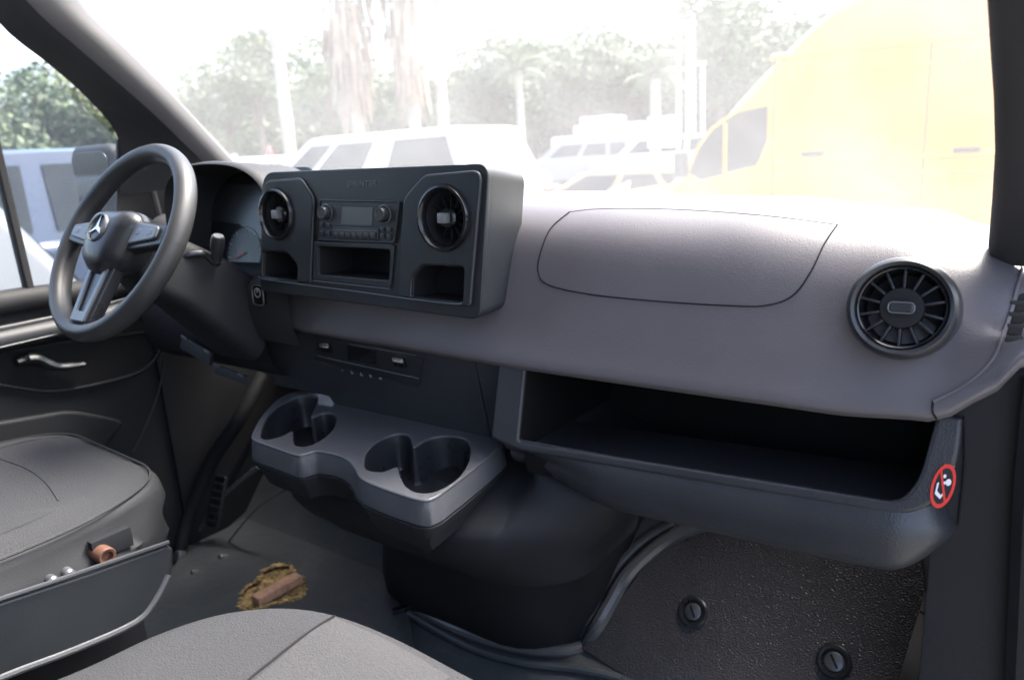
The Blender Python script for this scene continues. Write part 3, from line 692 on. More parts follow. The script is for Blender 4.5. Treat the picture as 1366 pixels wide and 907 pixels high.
# dangling diagnostic plug covers under the column
uc = thing('underdash_cover', 'grey plastic plug covers with pale clips under the steering column', 'cover', (-1.4, .9, .6))
for a, b, hh in (((243, 447), (282, 470), .022), ((287, 485), (328, 500), .012)):
    p, q = onY(*a, .86), onY(*b, .86); d = (q-p)
    F2 = frame((p+q)/2-V((0, 0, .008)), d, V((0, .15, 1)))
    pl = link('cover_panel', box(F2, -d.length/2, d.length/2, -hh, .006, -.004, .004, .002), PILD, uc)
    link('pale_clip', box(F2, -d.length/2, -d.length/2+.02, .004, .009, .003, .006, .0006), SILV, pl)
    link('pale_clip', box(F2, d.length/2-.022, d.length/2-.004, .003, .008, .003, .006, .0006), SILV, pl)

# ================================================================== SEATS
def cushion(x0, x1, y0, y1, zt, zb, rc, crown=.02, n=40, wr=.0, side_only=None, seed=0):
    """rounded seat cushion: top dome and sides as one loft of rounded-rectangle rings"""
    def ring(s, z, off=0):
        o = rounded([(x0+s, y0+s), (x1-s, y0+s), (x1-s, y1-s), (x0+s, y1-s)], max(rc-s*.5, .02), 10)
        out = []
        for p in o:
            # subdivide is implied by the corner samples; wrinkle the sides
            w_ = wr*noise.noise(V((p.x*9+seed, p.y*9, z*26)))
            cx_, cy_ = (x0+x1)/2, (y0+y1)/2; d = V((p.x-cx_, p.y-cy_, 0)); d.normalize()
            out.append(V((p.x, p.y, z))+d*w_)
        return out
    return ring
def resample(ol, n):
    P = [V(p) for p in ol]; L = [0]
    for i in range(len(P)): L.append(L[-1]+(P[(i+1) % len(P)]-P[i]).length)
    out = []; j = 0
    for k in range(n):
        s = L[-1]*k/n
        while L[j+1] < s: j += 1
        t = (s-L[j])/max(L[j+1]-L[j], 1e-9); out.append(P[j].lerp(P[(j+1) % len(P)], t))
    return out
def seat_mesh(poly, rad, levels, wr, seed):
    """levels: (inset, z, wrinkle); poly in XY"""
    base = resample(rounded(poly, rad, 10), 140); c = sum(base, V((0, 0)))/len(base); n = len(base); rings = []
    if sum(base[i].x*base[(i+1) % n].y-base[(i+1) % n].x*base[i].y for i in range(n)) < 0: base = base[::-1]
    for ins, z, wk in levels:
        ring = []
        for i, p in enumerate(base):
            if ins < .12:
                t = (base[(i+3) % n]-base[i-3]).normalized(); q = p-V((t.y, -t.x))*ins
            else: q = c+(base[i]-c)*(1-ins)
            w_ = wk*wr*(noise.noise(V((q.x*6+seed, q.y*6, z*22)))+.5*noise.noise(V((q.x*15+seed, q.y*15, z*40+q.x*20))))
            t = (base[(i+3) % n]-base[i-3]).normalized()
            ring.append(V((q.x+t.y*w_, q.y-t.x*w_, z+w_*.25)))
        rings.append(ring)
    return rings
# driver seat
ds = thing('driver_seat', 'grey cloth driver seat with loose dark cover and plastic base trim', 'seat', (-1.4, .3, 0))
dpoly = [(-1.66, -.05), (-1.115, -.05), (-1.115, .45), (-1.19, .60), (-1.60, .62), (-1.66, .45)]
lv = [(.010, .500, .3), (.018, .507, .2), (.035, .513, .2), (.060, .517, .2), (.2, .517, .1), (.45, .513, .1), (.7, .508, .1), (.99, .505, 0)]
link('seat_top', loft(seat_mesh(dpoly, .09, lv, .008, 3), True, False, True), FAB, ds, angle=50)
lv = [(.012, .503, 0), (.003, .497, .3), (-.002, .485, .5), (-.004, .46, 1), (-.002, .43, 1.2), (.0, .40, 1.2), (.006, .375, 1), (.018, .36, .8)]
link('seat_skirt', loft(seat_mesh(dpoly, .09, lv, .022, 5)), SIDEF, ds, angle=60)
b0 = resample(rounded(dpoly, .09, 10), 120)
link('piping', tube([V((p.x*.995-.007, p.y*.99, .5045)) for p in b0], .0020, 6, True), FAB, ds)
dst = [o for o in ds.children if o.name.startswith('seat_top')][0]
dbv = BVHTree.FromPolygons([tuple(v.co+V(ds.location)) for v in dst.data.vertices], [tuple(p.vertices) for p in dst.data.polygons])
def dcast(px, py):
    h = dbv.ray_cast(CAM, ray(px, py).normalized()); return None if h[0] is None else h[0]+V((0, 0, .0004))
for ln in ([(-40, 600), (0, 612), (35, 625), (62, 645), (78, 668)], [(0, 598), (40, 588), (85, 583), (128, 590)]):
    pts_ = [p for p in (dcast(*q) for q in ln) if p]
    if len(pts_) > 2: link('seam', tube(pts_, .0011, 5, smoothn=4), SIDEF, ds)
link('seat_box', box(I4, -1.62, -1.15, -.05, .50, .0, .36, .01), BLK, ds)
tX = -1.085; stF = frame((tX, .3, .3), (0, 1, 0), (0, 0, 1)); tu = lambda px, py: uv(stF, px, py)
tr_o = [tu(-120, 842), tu(0, 801), tu(120, 762), tu(222, 726), tu(229, 730), tu(228, 765), tu(205, 805), tu(185, 828), tu(100, 868), tu(0, 907), tu(-120, 950)]
link('side_trim', plate(stF, [rounded(tr_o, [.005, .002, .002, .01, .008, .03, .02, .01, .002, .002, .005])], -.012, .006, .005, 3), CEN, ds)
link('trim_bead', tube([stF @ V((*tu(*p), .005)) for p in ((-60, 932), (0, 901), (100, 863), (178, 828), (205, 798), (222, 765))], .0055, 8, smoothn=4), TRAY, ds)
link('trim_bead', tube([stF @ V((*tu(*p), .006)) for p in ((-60, 816), (60, 777), (140, 750), (222, 722))], .004, 8), SATIN, ds)
link('recliner_rail', tube([V((tX-.03, -.05, .36)), V((tX-.03, .18, .352)), V((tX-.035, .40, .372))], .006, 8), MET, ds)
kF = frame(onX(141, 741, tX-.012), (0, 1, 0), (0, 0, 1))
k_ = link('copper_knob', lathe(kF, [(.0135, -.03), (.0135, .004), (.012, .007), (.0085, .006), (.0075, -.004), (.0003, -.005)], 28), RUSTR, ds)
link('bracket', box(frame(onX(150, 728, tX-.03), (0, 1, 0), (0, 0, 1)), -.03, .03, -.012, .02, -.01, .004, .003), DRK, ds)
for px, py in ((92, 765), (70, 775)):
    link('bolt', lathe(frame(onX(px, py, tX-.02), (0, 1, 0), (0, 0, 1)), [(.008, -.01), (.008, .003), (.005, .006), (.0003, .006)], 18), MET, ds)
bk = [rounded([(x0, y0), (x1, y0), (x1, y1), (x0, y1)], .04, 6) for x0, x1, y0, y1 in ((-1.66, -1.12, -.22, -.06), (-1.67, -1.11, -.27, -.09), (-1.65, -1.13, -.36, -.18), (-1.60, -1.18, -.42, -.26))]
link('backrest', loft([[V((p.x, p.y, z)) for p in r] for r, z in zip(bk, (.46, .70, .98, 1.12))], True, True, True), FAB, ds, angle=50)
# blue grey sheet on the floor between the seats
bs = [onZ(*p, .016) for p in ((20, 960), (100, 905), (182, 845), (188, 872), (150, 910), (60, 990))]
tag(quad_panel('plastic_sheet', bs, .006, BLUT, n=(0, 0, -1)), 'blue grey plastic strip on the floor between the two seats', 'floor sheet')
# passenger bench
ps = thing('passenger_seat', 'light grey cloth passenger seat cushion in the foreground', 'seat', (-.5, .3, 0))
ZS = .468
edge = [(60, 925), (110, 893), (200, 848), (290, 818), (370, 808), (435, 813), (500, 833), (570, 866), (640, 905), (720, 960)]
ep = [onZ(x, y, ZS) for x, y in edge]
pp = [(p.x, p.y) for p in ep[1:-1]]+[(-.12, .52), (-.06, .40), (-.06, -.04), (-.90, -.04), (-.90, .1)]
lv = [(.012, .466, .2), (.010, .472, .2), (.018, .478, .2), (.035, .483, .2), (.06, .486, .1), (.2, .486, .1), (.5, .482, .1), (.99, .477, 0)]
pr = seat_mesh(pp, .05, lv, .004, 9)
pst = link('seat_top', loft(pr, True, False, True), FAB, ps, angle=60)
sbv = BVHTree.FromPolygons([tuple(v.co+V(ps.location)) for v in pst.data.vertices], [tuple(p.vertices) for p in pst.data.polygons])
lv = [(.014, .470, 0), (.004, .460, .3), (.0, .44, .6), (.002, .38, 1), (.012, .32, 1), (.03, .30, .5)]
link('seat_skirt', loft(seat_mesh(pp, .05, lv, .006, 11)), SIDEF, ps, angle=60)
def scast(px, py, l=.0006):
    h = sbv.ray_cast(CAM, ray(px, py).normalized()); return None if h[0] is None else h[0]+V((0, 0, l))
sl_ = [scast(*p) for p in ((446, 822), (436, 828), (420, 838), (395, 856), (365, 880), (335, 904), (312, 925))]
sl_ = [p for p in sl_ if p]
# lighter centre panel of the cushion: a thin quilted layer
cen = [scast(px, py, .003) for px, py in ((448, 824), (500, 846), (550, 872), (600, 902))]
cen = [p for p in cen if p]
if len(sl_) > 2 and len(cen) > 2:
    link('seam', tube(sl_, .0016, 6, smoothn=3), SEAM, ps)
    d = (sl_[-1]-sl_[0]); rowsA = []
    for k in range(12):
        t = k/11; rowsA.append([])
        for j in range(14):
            s = j/13; i = s*(len(cen)-1); i0 = min(int(i), len(cen)-2); p = cen[i0].lerp(cen[i0+1], i-i0)+d*1.5*t
            h = sbv.ray_cast(V((p.x, p.y, 1)), V((0, 0, -1)))
            z = h[0].z if h[0] else .46
            bulge = .0035*min(1, 4*t+.1, 4*s+.15)
            rowsA[-1].append(V((p.x, p.y, z+bulge)))
    link('centre_cloth', loft(rowsA, False), FAB2, ps, angle=60)
link('seat_box', box(I4, -.84, -.10, -.05, .40, 0, .30, .02), BLK, ps)
bk = [rounded([(x0, y0), (x1, y0), (x1, y1), (x0, y1)], .04, 6) for x0, x1, y0, y1 in ((-.90, -.12, -.26, -.10), (-.90, -.14, -.32, -.14), (-.88, -.16, -.42, -.24))]
link('backrest', loft([[V((p.x, p.y, z)) for p in r] for r, z in zip(bk, (.44, .70, 1.0))], True, True, True), FAB, ps, angle=50)

# ================================================================== DRIVER DOOR
DX = -1.86
dd = thing('driver_door', 'black trimmed driver door with open grab recess below its window', 'door', (DX, .7, .2))
dF = frame((DX, 0, 0), (0, 1, 0), (0, 0, 1)); dv = lambda px, py: uv(dF, px, py)
sillz = dv(35, 392).y
low_ol = rounded([(-.35, -.03), (1.02, -.03), (1.10, .45), (1.08, sillz-.02), (-.35, sillz+.01)], .02)
link('door_panel', plate(dF, [low_ol], -.03, 0, .006), DRK, dd)
link('sill_trim', tube([V((DX+.0, -.35, sillz-.005)), V((DX+.0, .70, sillz-.010)), V((DX, 1.05, sillz-.03))], .024, 14, flat=1.1), PILD, dd)
# horizontal armrest ledge; two pale tubes imitate highlights along it
zA = dv(40, 447).y
ap = lambda px, py, X: onX(px, py, X)
arm = [ (DX, zA+.035), (DX+.03, zA+.036), (DX+.052, zA+.022), (DX+.058, zA+.004), (DX+.050, zA-.010), (DX+.02, zA-.020), (DX, zA-.022)]
rw = []
for y in [-.35+.05*i for i in range(29)]:
    t = max(0, (y-.80)/.25); k = 1-.55*min(1, t)
    rw.append([V((DX+(x-DX)*k, y, z+.02*t)) for x, z in arm])
link('armrest', loft([catmull(r, 3) for r in rw], False, False, False), mat('armrest_plastic', (.026, .028, .033), .45, .35), dd, angle=60)
link('trim_or_highlight', tube([V((DX+.045, -.35, zA+.037)), V((DX+.045, .6, zA+.037)), V((DX+.040, .80, zA+.038)), V((DX+.02, 1.0, zA+.053))], .0020, 6), mat('edge_highlight', (.16, .165, .17), .4, .5), dd)
link('trim_or_highlight', tube([V((DX+.060, -.35, zA-.002)), V((DX+.060, .6, zA-.002)), V((DX+.052, .84, zA+.002)), V((DX+.028, 1.02, zA+.02))], .0016, 6), MATS['edge_highlight'], dd)
rec = [dv(*p) for p in ((-60, 470), (10, 466), (80, 455), (150, 446), (200, 440), (216, 452), (208, 478), (180, 498), (130, 512), (70, 522), (20, 518), (-60, 500))]
rec = [p.to_2d() for p in catmull([p.to_3d() for p in rec], 4, True)]
link('grab_recess', plate(dF, [rec, scaled(rec, .93)], -.002, .014, .004, 3), LIP, dd)
link('recess_floor', plate(dF, [scaled(rec, .93)], -.002, .003, .001), BLK, dd)
hp = [onX(x, y, DX+.03) for x, y in ((22, 483), (45, 478), (75, 489), (112, 486))]
hn = link('door_handle', tube(hp, [.013, .020, .017, .013, .010], 12, smoothn=6, flat=.7), CEN, dd)
link('lower_pocket', plate(dF, [rounded([dv(-60, 640), dv(130, 600), dv(165, 560), dv(90, 545), dv(-60, 570)], .03)], -.002, .02, .008, 3), DRK, dd)
link('door_edge', tube([onX(x, y, DX+.02) for x, y in ((219, 480), (212, 520), (196, 565), (178, 602))], .0025, 6, smoothn=5), PILD, dd)
# window frame bars
def bar(name, a, b, w0, w1, X, th, mt, parent):
    pa, pb = onX(*a, X), onX(*b, X); d = (pb-pa)
    F2 = frame(pa, d, V((0, -d.z, d.y)) if True else None)
    o = [(0, -w0), (d.length, -w1), (d.length, w1), (0, w0)]
    return link(name, plate(F2, [rounded(o, .003)], -th, th, .004, 3), mt, parent)
bar('window_divider', (-20, 140), (42, 402), .009, .009, DX, .012, PILD, dd)
wp = [dv(-200, 395), dv(160, 390), dv(158, 186), dv(80, 110), dv(-20, 20), dv(-200, -80)]
gdoor = glass_mat('door_glass', (.93, .96, .97), .06)  # same added film pales the view outside
wpn = link('window_pane', plate(dF, [wp], -.004, .0, .001, 0), gdoor, dd)

# ================================================================== PILLARS
lp = thing('windshield_pillar', 'sloping grey windshield pillar above the steering wheel', 'pillar', (-1.78, 1.0, .8))
XP = -1.76
q = [onX(x, y, XP) for x, y in ((-30, -75), (60, -75), (100, 0), (200, 100), (300, 206), (330, 235))]
# light grey outer trim and dark inner return
A = [onX(*p, XP) for p in ((-60, -130), (34, 0), (120, 78), (200, 148), (262, 208), (300, 245))]
B = [onX(*p, XP+.01) for p in ((20, -130), (100, 0), (168, 68), (235, 135), (300, 205), (345, 250))]
C = [onX(*p, DX+.005) for p in ((-60, -60), (0, 32), (60, 82), (115, 130), (158, 186), (160, 260))]
Cx = [onX(*p, DX+.005) for p in ((-60, -60), (0, 32), (60, 82), (115, 130), (158, 186), (158, 300))]
rowA = [catmull(r, 5) for r in (A, B)]
mid = [(a+b)/2+V((.012, -.008, 0)) for a, b in zip(*rowA)]
back = [b+V((-.06, .05, .0)) for b in rowA[1]]
link('pillar_trim', loft([rowA[0], mid, rowA[1], back], False), PILL, lp, angle=60)
rowC = catmull(C, 5)
midC = [(a+b)/2+V((.0, .01, 0)) for a, b in zip(rowC, rowA[0])]
link('pillar_return', loft([[p+V((-.05, .03, 0)) for p in rowC], rowC, midC, rowA[0]], False), PILD, lp, angle=60)
cornr = [onX(*p, DX+.002) for p in ((157, 186), (300, 245), (320, 420), (150, 400), (156, 300))]
quad_panel('corner_cover', cornr, .01, PILD, lp, n=(-1, 0, 0))
link('corner_ridge', tube([onX(190, 215, DX+.02), onX(205, 260, DX+.02), onX(222, 330, DX+.02)], .008, 8, smoothn=4), PILL, lp)
rp = thing('right_windshield_pillar', 'dark vertical windshield pillar at the right edge above the vent', 'pillar', (0, .9, .86))
rows = []
for (px, py, Y) in ((1314, -60, .70), (1315, 0, .74), (1319, 60, .79), (1324, 130, .84), (1326, 200, .89), (1322, 270, .94), (1317, 330, .985), (1322, 352, 1.0)):
    p = onY(px, py, Y)
    rows.append([p+V((.05, .10, 0)), p+V((.004, .05, 0)), p+V((0, .012, 0)), p+V((.003, .001, 0)), p+V((.012, -.006, 0)), p+V((.035, -.01, 0)), p+V((.10, -.01, 0)), p+V((.10, .1, 0))])
link('pillar_trim', loft([catmull(c, 3) for c in zip(*rows)] and [catmull(r, 2) for r in rows], False), PILD, rp, angle=50)

# ================================================================== WINDSHIELD
gws = glass_mat('windshield_glass', (.95, .98, .98), .085, (.93, .97, 1))  # translucent film put in to imitate the milky glare veil
ws = []
for i in range(25):
    x = -1.86+1.92*i/24; c = 1-((x+.93)/.95)**2
    yb, yt = 1.28+.20*c, .66+.10*c
    ws.append([V((x, yb+(yt-yb)*t+.03*sin(pi*t), .835+(1.74-.835)*t)) for t in [k/10 for k in range(11)]])
win = link('windshield', loft(ws, False), gws, loc=(-.9, 1.4, .84))
tag(win, 'wide windshield glass with an added film hazing it like glare above the dashboard', 'windshield')

# ================================================================== OUTSIDE
ASPH = mat('asphalt', (.16, .16, .155), .9, .2, bump=('noise', 40, .4, .01), vary=.25, vscale=1.2)
me = mesh([(-300, -120, GROUND), (300, -120, GROUND), (300, 400, GROUND), (-300, 400, GROUND)], [(0, 1, 2, 3)])
tag(link('ground', me, ASPH, smooth=False), 'sunlit pale asphalt parking lot', kind='structure')

def sec(L, W_, H, tops, zb, bev=.06):
    pass
def make_car(name, label, cat, loc, rz, paint, prof, width, cabin, wheels=(.16, .80), wr=.34, group=None, glassbits=None):
    """prof: side outline (x,z) of the body up to the belt; cabin: (x0b,x0t,x1t,x1b,zb,zt,inset)"""
    t = thing(name, label, cat, loc, group); t.rotation_euler = (0, 0, rz)
    T = Matrix.Translation(V(loc))
    hw = width/2
    F = T @ frame((0, -hw, 0), (1, 0, 0), (0, 0, 1))
    body = plate(F, [rounded(prof, .10, 5)], -width, 0, .07, 4)
    link('body', body, paint, t)
    x0b, x0t, x1t, x1b, zb, zt, ins = cabin
    lo_ = [(x0b, -hw+.06), (x1b, -hw+.06), (x1b, hw-.06), (x0b, hw-.06)]; hi = [(x0t, -hw+.06+ins), (x1t, -hw+.06+ins), (x1t, hw-.06-ins), (x0t, hw-.06-ins)]
    def rr(o, z, s=1.0): return [T @ V((p.x, p.y, z)) for p in rounded(o, .10, 4)]
    m3 = [tuple(V(a).lerp(V(b), .93)) for a, b in zip(lo_, hi)]
    ti = [(x0t+.12, -hw+.2+ins), (x1t-.12, -hw+.2+ins), (x1t-.12, hw-.2-ins), (x0t+.12, hw-.2-ins)]
    link('cabin', loft([rr(lo_, zb-.05), rr(m3, zb+(zt-zb)*.93), rr(hi, zt-.012), rr(ti, zt+.012)], True, False, True), paint, t, angle=60)
    # glass: proud panels on the four faces
    def face(a, b, c, d, off):
        a, b, c, d = [V(p) for p in (a, b, c, d)]
        n_ = (b-a).cross(d-a).normalized(); cen_ = (a+b+c+d)/4
        if n_.dot(cen_-V(((x0b+x1b)/2, 0, zb))) < 0: n_ = -n_
        return [cen_+(p-cen_)*.96+n_*off for p in (a, b, c, d)], n_
    def P3(u, v, side):   # u along cabin 0..1, v up 0..1
        xb = x0b+(x1b-x0b)*u; xt = x0t+(x1t-x0t)*u; y = (-hw+.06+ins*v)*side
        return V((xb+(xt-xb)*v, y, zb+(zt-zb)*v))
    for side in (1, -1):
        cuts = glassbits or [(.10, .40), (.44, .70), (.74, .93)]
        for u0, u1 in cuts:
            q, n_ = face(P3(u0, .12, side), P3(u1, .12, side), P3(u1, .86, side), P3(u0, .86, side), .006)
            quad = [T @ p for p in q]; quad_panel('window', quad, .004, TINT, t, n=n_)
    for xb, xt in ((x0b, x0t), (x1b, x1t)):
        a, b = V((xb, -hw+.16, zb)), V((xb, hw-.16, zb)); c, d = V((xt, hw-.2-ins, zt)), V((xt, -hw+.2+ins, zt))
        def L(v, s):
            p, q2 = a.lerp(d, v), b.lerp(c, v); return p if s < 0 else q2
        q, n_ = face(L(.1, -1), L(.1, 1), L(.88, 1), L(.88, -1), .008)
        quad_panel('windscreen', [T @ p for p in q], .004, TINT, t, n=n_)
    Lc = prof[-1][0] if False else max(p[0] for p in prof)
    for fx in wheels:
        for s in (-1, 1):
            F2 = T @ frame((Lc*fx, s*(hw-.10), wr), (1, 0, 0), (0, 0, 1))
            wl = link('wheel', lathe(F2, [(wr*.62, -.11), (wr*.95, -.11), (wr, -.07), (wr, .07), (wr*.95, .11), (wr*.62, .11)], 24), TYRE, t)
            link('hub_cap', lathe(F2, [(wr*.62, -.10), (.02, -.085), (.02, .085), (wr*.62, .10)], 20), RIM, wl)
    for s in (-1, 1):
        link('headlight', box(T, -.02, .10, s*(hw-.28)-.14, s*(hw-.28)+.14, .62, .78, .03), RIM, t)
        link('tail_light', box(T, Lc-.08, Lc+.015, s*(hw-.17)-.09, s*(hw-.17)+.09, .75, 1.0, .02), REDP, t)
    return t
sedan = [(0, .25), (4.6, .25), (4.65, .85), (4.5, 1.0), (.9, .98), (.12, .80)]
suvp = [(0, .3), (4.8, .3), (4.85, 1.0), (4.75, 1.12), (1.1, 1.12), (.08, .95)]
truckp = [(0, .4), (5.6, .4), (5.65, 1.25), (1.35, 1.22), (.06, 1.12)]
def place(px, py, Y):
    p = onY(px, py, Y); return V((p.x, p.y, GROUND))
def copy_tree(o, parent=None):
    c = o.copy(); COL.objects.link(c)
    if parent: c.parent = parent
    for ch in list(o.children): copy_tree(ch, c)
    return c
# white truck with cab, behind the centre panel: runs nose left, tail right
tk = make_car('crew_vehicle', 'large white crew vehicle with dark tinted rear windows behind the centre panel', 'suv', (-12.15, 9.0, GROUND), 0, PAPW,
              [(0, .4), (5.65, .4), (5.72, 1.12), (5.66, 1.24), (1.1, 1.24), (.06, 1.15)], 2.0, (1.0, 2.3, 5.25, 5.62, 1.22, 1.93, .14), (.17, .80), .40, glassbits=[(.08, .24), (.27, .53), (.645, .97)])
# yellow high-roof van, nose left, at the right
YV = 8.2
yv0 = onY(868, 250, YV)
yv = thing('yellow_van', 'tall bright yellow cargo van with sloping nose seen through the right of the windshield', 'van', (yv0.x-.15, YV, GROUND))
T = Matrix.Translation(yv.location)
def yp(px, py): p = onY(px, py, YV); return (p.x-yv.location.x, p.z-GROUND)
vp = [(-.55, .35), (5.6, .35), (5.65, 2.6), (5.45, 2.86), yp(1200, -25), yp(1120, 2), yp(1045, 70), yp(975, 145), yp(905, 232), yp(880, 258), (-.50, 1.0)]
vF2 = T @ frame((0, 0, 0), (1, 0, 0), (0, 0, 1))
wpix = [(930, 200), (950, 172), (985, 148), (1027, 139), (1026, 188), (1012, 222), (935, 243), (918, 232)]
wpoly = rounded([yp(*p) for p in wpix], .04, 4)
link('body', plate(vF2, [rounded(vp, [.1, .1, .2, .2, .3, .3, .3, .3, .1, .1, .15])], -2.0, 0, .10, 5), YEL, yv, angle=50)
w_ = link('side_window', plate(vF2, [wpoly], 0, .012, .004), TINT, yv)
link('window_seal', tube([vF2 @ V((*p, .010)) for p in wpoly], .018, 6, True), YEL, w_)
xd = yp(968, 190)[0]
link('window_post', box(vF2, xd-.02, xd+.02, yp(968, 232)[1], yp(968, 164)[1], .010, .02, .003), YEL, w_)
for (pa, pb, hh) in (((1030, 78), (1330, 50), .035), ((1030, 106), (1330, 84), .02), ((1035, 216), (1330, 204), .03), ((1035, 236), (1330, 226), .02)):
    p, q = yp(*pa), yp(*pb)
    link('body_crease', tube([vF2 @ V((p[0], p[1], .002)), vF2 @ V((q[0]+2.2, p[1], .002))], hh, 8, flat=1), YEL, yv)
link('windscreen', loft([[T @ V((a[0], y, a[1])) for y in (.2, .6, 1.0, 1.4, 1.8)] for a in ((yp(905, 232)[0]-.02, yp(905, 232)[1]+.02), (yp(975, 145)[0]-.02, yp(975, 145)[1]+.01), (yp(1035, 80)[0]-.02, yp(1035, 80)[1]))], False), TINT, yv)
for fx in (.55, 4.4):
    F2 = T @ frame((fx, .12, .36), (1, 0, 0), (0, 0, 1))
    wl = link('wheel', lathe(F2, [(.22, -.12), (.34, -.12), (.36, -.08), (.36, .14), (.22, .15)], 28), TYRE, yv)
    link('hub_cap', lathe(F2, [(.22, .14), (.1, .12), (.003, .13)], 20), RIM, wl)
for px, py in ((1085, 205), (1290, 200)):
    c_ = yp(px, py); link('door_handle', box(vF2, c_[0]-.11, c_[0]+.11, c_[1]-.02, c_[1]+.02, .004, .05, .012), SATIN, yv)
for px in (1034, 1240):
    c_ = yp(px, 100); link('door_seam', tube([vF2 @ V((c_[0], .45, .001)), vF2 @ V((c_[0], 2.45, .001))], .007, 6), mat('seam_brown', (.10, .06, .02), .7, .2), yv)
link('sill_trim', box(vF2, -.40, 5.5, .36, .56, .002, .05, .015), SATIN, yv)
mp = yp(905, 222)
link('wing_mirror', box(vF2, mp[0]+.05, mp[0]+.16, mp[1]-.12, mp[1]+.16, .06, .26, .03), SATIN, yv)
link('headlight', plate(vF2, [rounded([(-.50, .85), (-.15, .98), (-.1, 1.15), (-.42, 1.05)], .04)], .0, .02, .006), RIM, yv)

# cars in the far rows
cars = [
 ('parked_car', 'white car parked just behind the windshield pillar in the far row', 'car', (318, 24), 0, PAPW, 'suv'),
 ('parked_car', 'white car parked left of the large white crew vehicle in the far row', 'car', (372, 26), .1, PAPW, 'suv'),
 ('parked_car', 'silver grey car with dark glass between the crew vehicle and the white box truck', 'car', (742, 25), .5, GREYP, 'suv'),
 ('parked_car', 'small red car beside the white box truck', 'car', (806, 31), .2, REDP, 'sedan'),
 ('parked_car', 'white car parked in front of the light poles', 'car', (862, 26), .1, PAPW, 'suv'),
 ('parked_car', 'low yellowish car nearest the nose of the yellow van', 'car', (815, 10.5), .0, mat('tan_paint', (.24, .16, .06), .3, .5, coat=.4), 'low'),
]
for nm, lb, ct_, (px, Y), rz, pt, kd in cars:
    p = place(px, 200, Y)
    if kd == 'suv': make_car(nm, lb, ct_, (p.x-2.0, p.y, p.z), rz, pt, suvp, 1.9, (1.0, 1.75, 4.5, 4.75, 1.10, 1.72, .12), group='cars parked in the far rows')
    elif kd == 'low': make_car(nm, lb, ct_, (p.x-2.0, p.y, p.z), rz, pt, [(a, b*.88) for a, b in sedan], 1.8, (1.1, 1.9, 3.5, 4.2, .84, 1.20, .14), group='cars parked in the far rows')
    else: make_car(nm, lb, ct_, (p.x-2.0, p.y, p.z), rz, pt, sedan, 1.8, (1.1, 1.9, 3.5, 4.2, .96, 1.42, .14), group='cars parked in the far rows')
# box truck
p = place(800, 180, 30)
bt = thing('box_truck', 'white box truck standing in the far row behind the small red car', 'truck', p)
T = Matrix.Translation(p)
link('cargo_box', box(T, -.6, 2.4, -1.2, 1.2, .9, 3.0-.6, .05), PAPW, bt)
link('truck_cab', box(T, -1.9, -.65, -1.05, 1.05, .5, 2.0, .15), PAPW, bt)
link('roof_unit', box(T, -.5, .9, -.8, .8, 2.402, 2.75, .06), PAPW, bt)
for fx in (-1.3, 1.6):
    for s in (-1, 1):
        link('wheel', lathe(T @ frame((fx, s*.95, .42), (1, 0, 0), (0, 0, 1)), [(.003, -.12), (.42, -.12), (.42, .12), (.003, .12)], 20), TYRE, bt)
# red tipped utility things on the far row
for i, px in enumerate((355, 415)):
    p = place(px, 170, 22)
    T = Matrix.Translation(p)
    o = thing('marker_post', ['white post with red cap left of the tall palm', 'white post with red cap right of the tall palm'][i], 'post', p, 'red capped posts')
    link('post', lathe(T, [(.06, 0), (.06, 1.75), (.03, 1.8)], 12), PAPW, o)
    link('cap', lathe(T, [(.16, 1.8), (.16, 2.0), (.05, 2.35), (.003, 2.4)], 12), REDP, o)
# light poles and signs
POLE = mat('pole_concrete', (.50, .49, .46), .8, .3, vary=.1)
for i, (px, Y, h, lab) in enumerate(((921, 26, 5.4, 'tall pale light pole left of the yellow van roof'), (905, 27, 4.6, 'thin pale light pole just left of the tallest pole'), (937, 30, 4.4, 'thin pale light pole right beside the yellow van'))):
    p = place(px, 150, Y); T = Matrix.Translation(p)
    o = thing('light_pole', lab, 'light pole', p, 'pale light poles')
    r = .17 if i == 0 else .09
    link('pole', lathe(T, [(r*1.2, 0), (r, .3), (r*.75, h), (.003, h+.02)], 14), POLE, o)
    link('lamp_head', box(T, -.5, .1, -.12, .12, h-.02, h+.1, .03), POLE, o)
p = place(880, 165, 25); T = Matrix.Translation(p)
sg = thing('white_sign', 'small white sign board standing near the light poles', 'sign', p)
link('board', box(T, -.45, .75, -.03, .03, 1.35, 2.4, .01), PAPW, sg)
for s in (-.35, .65): link('post', box(T, s-.04, s+.04, .035, .10, 0, 1.6, .008), POLE, sg)

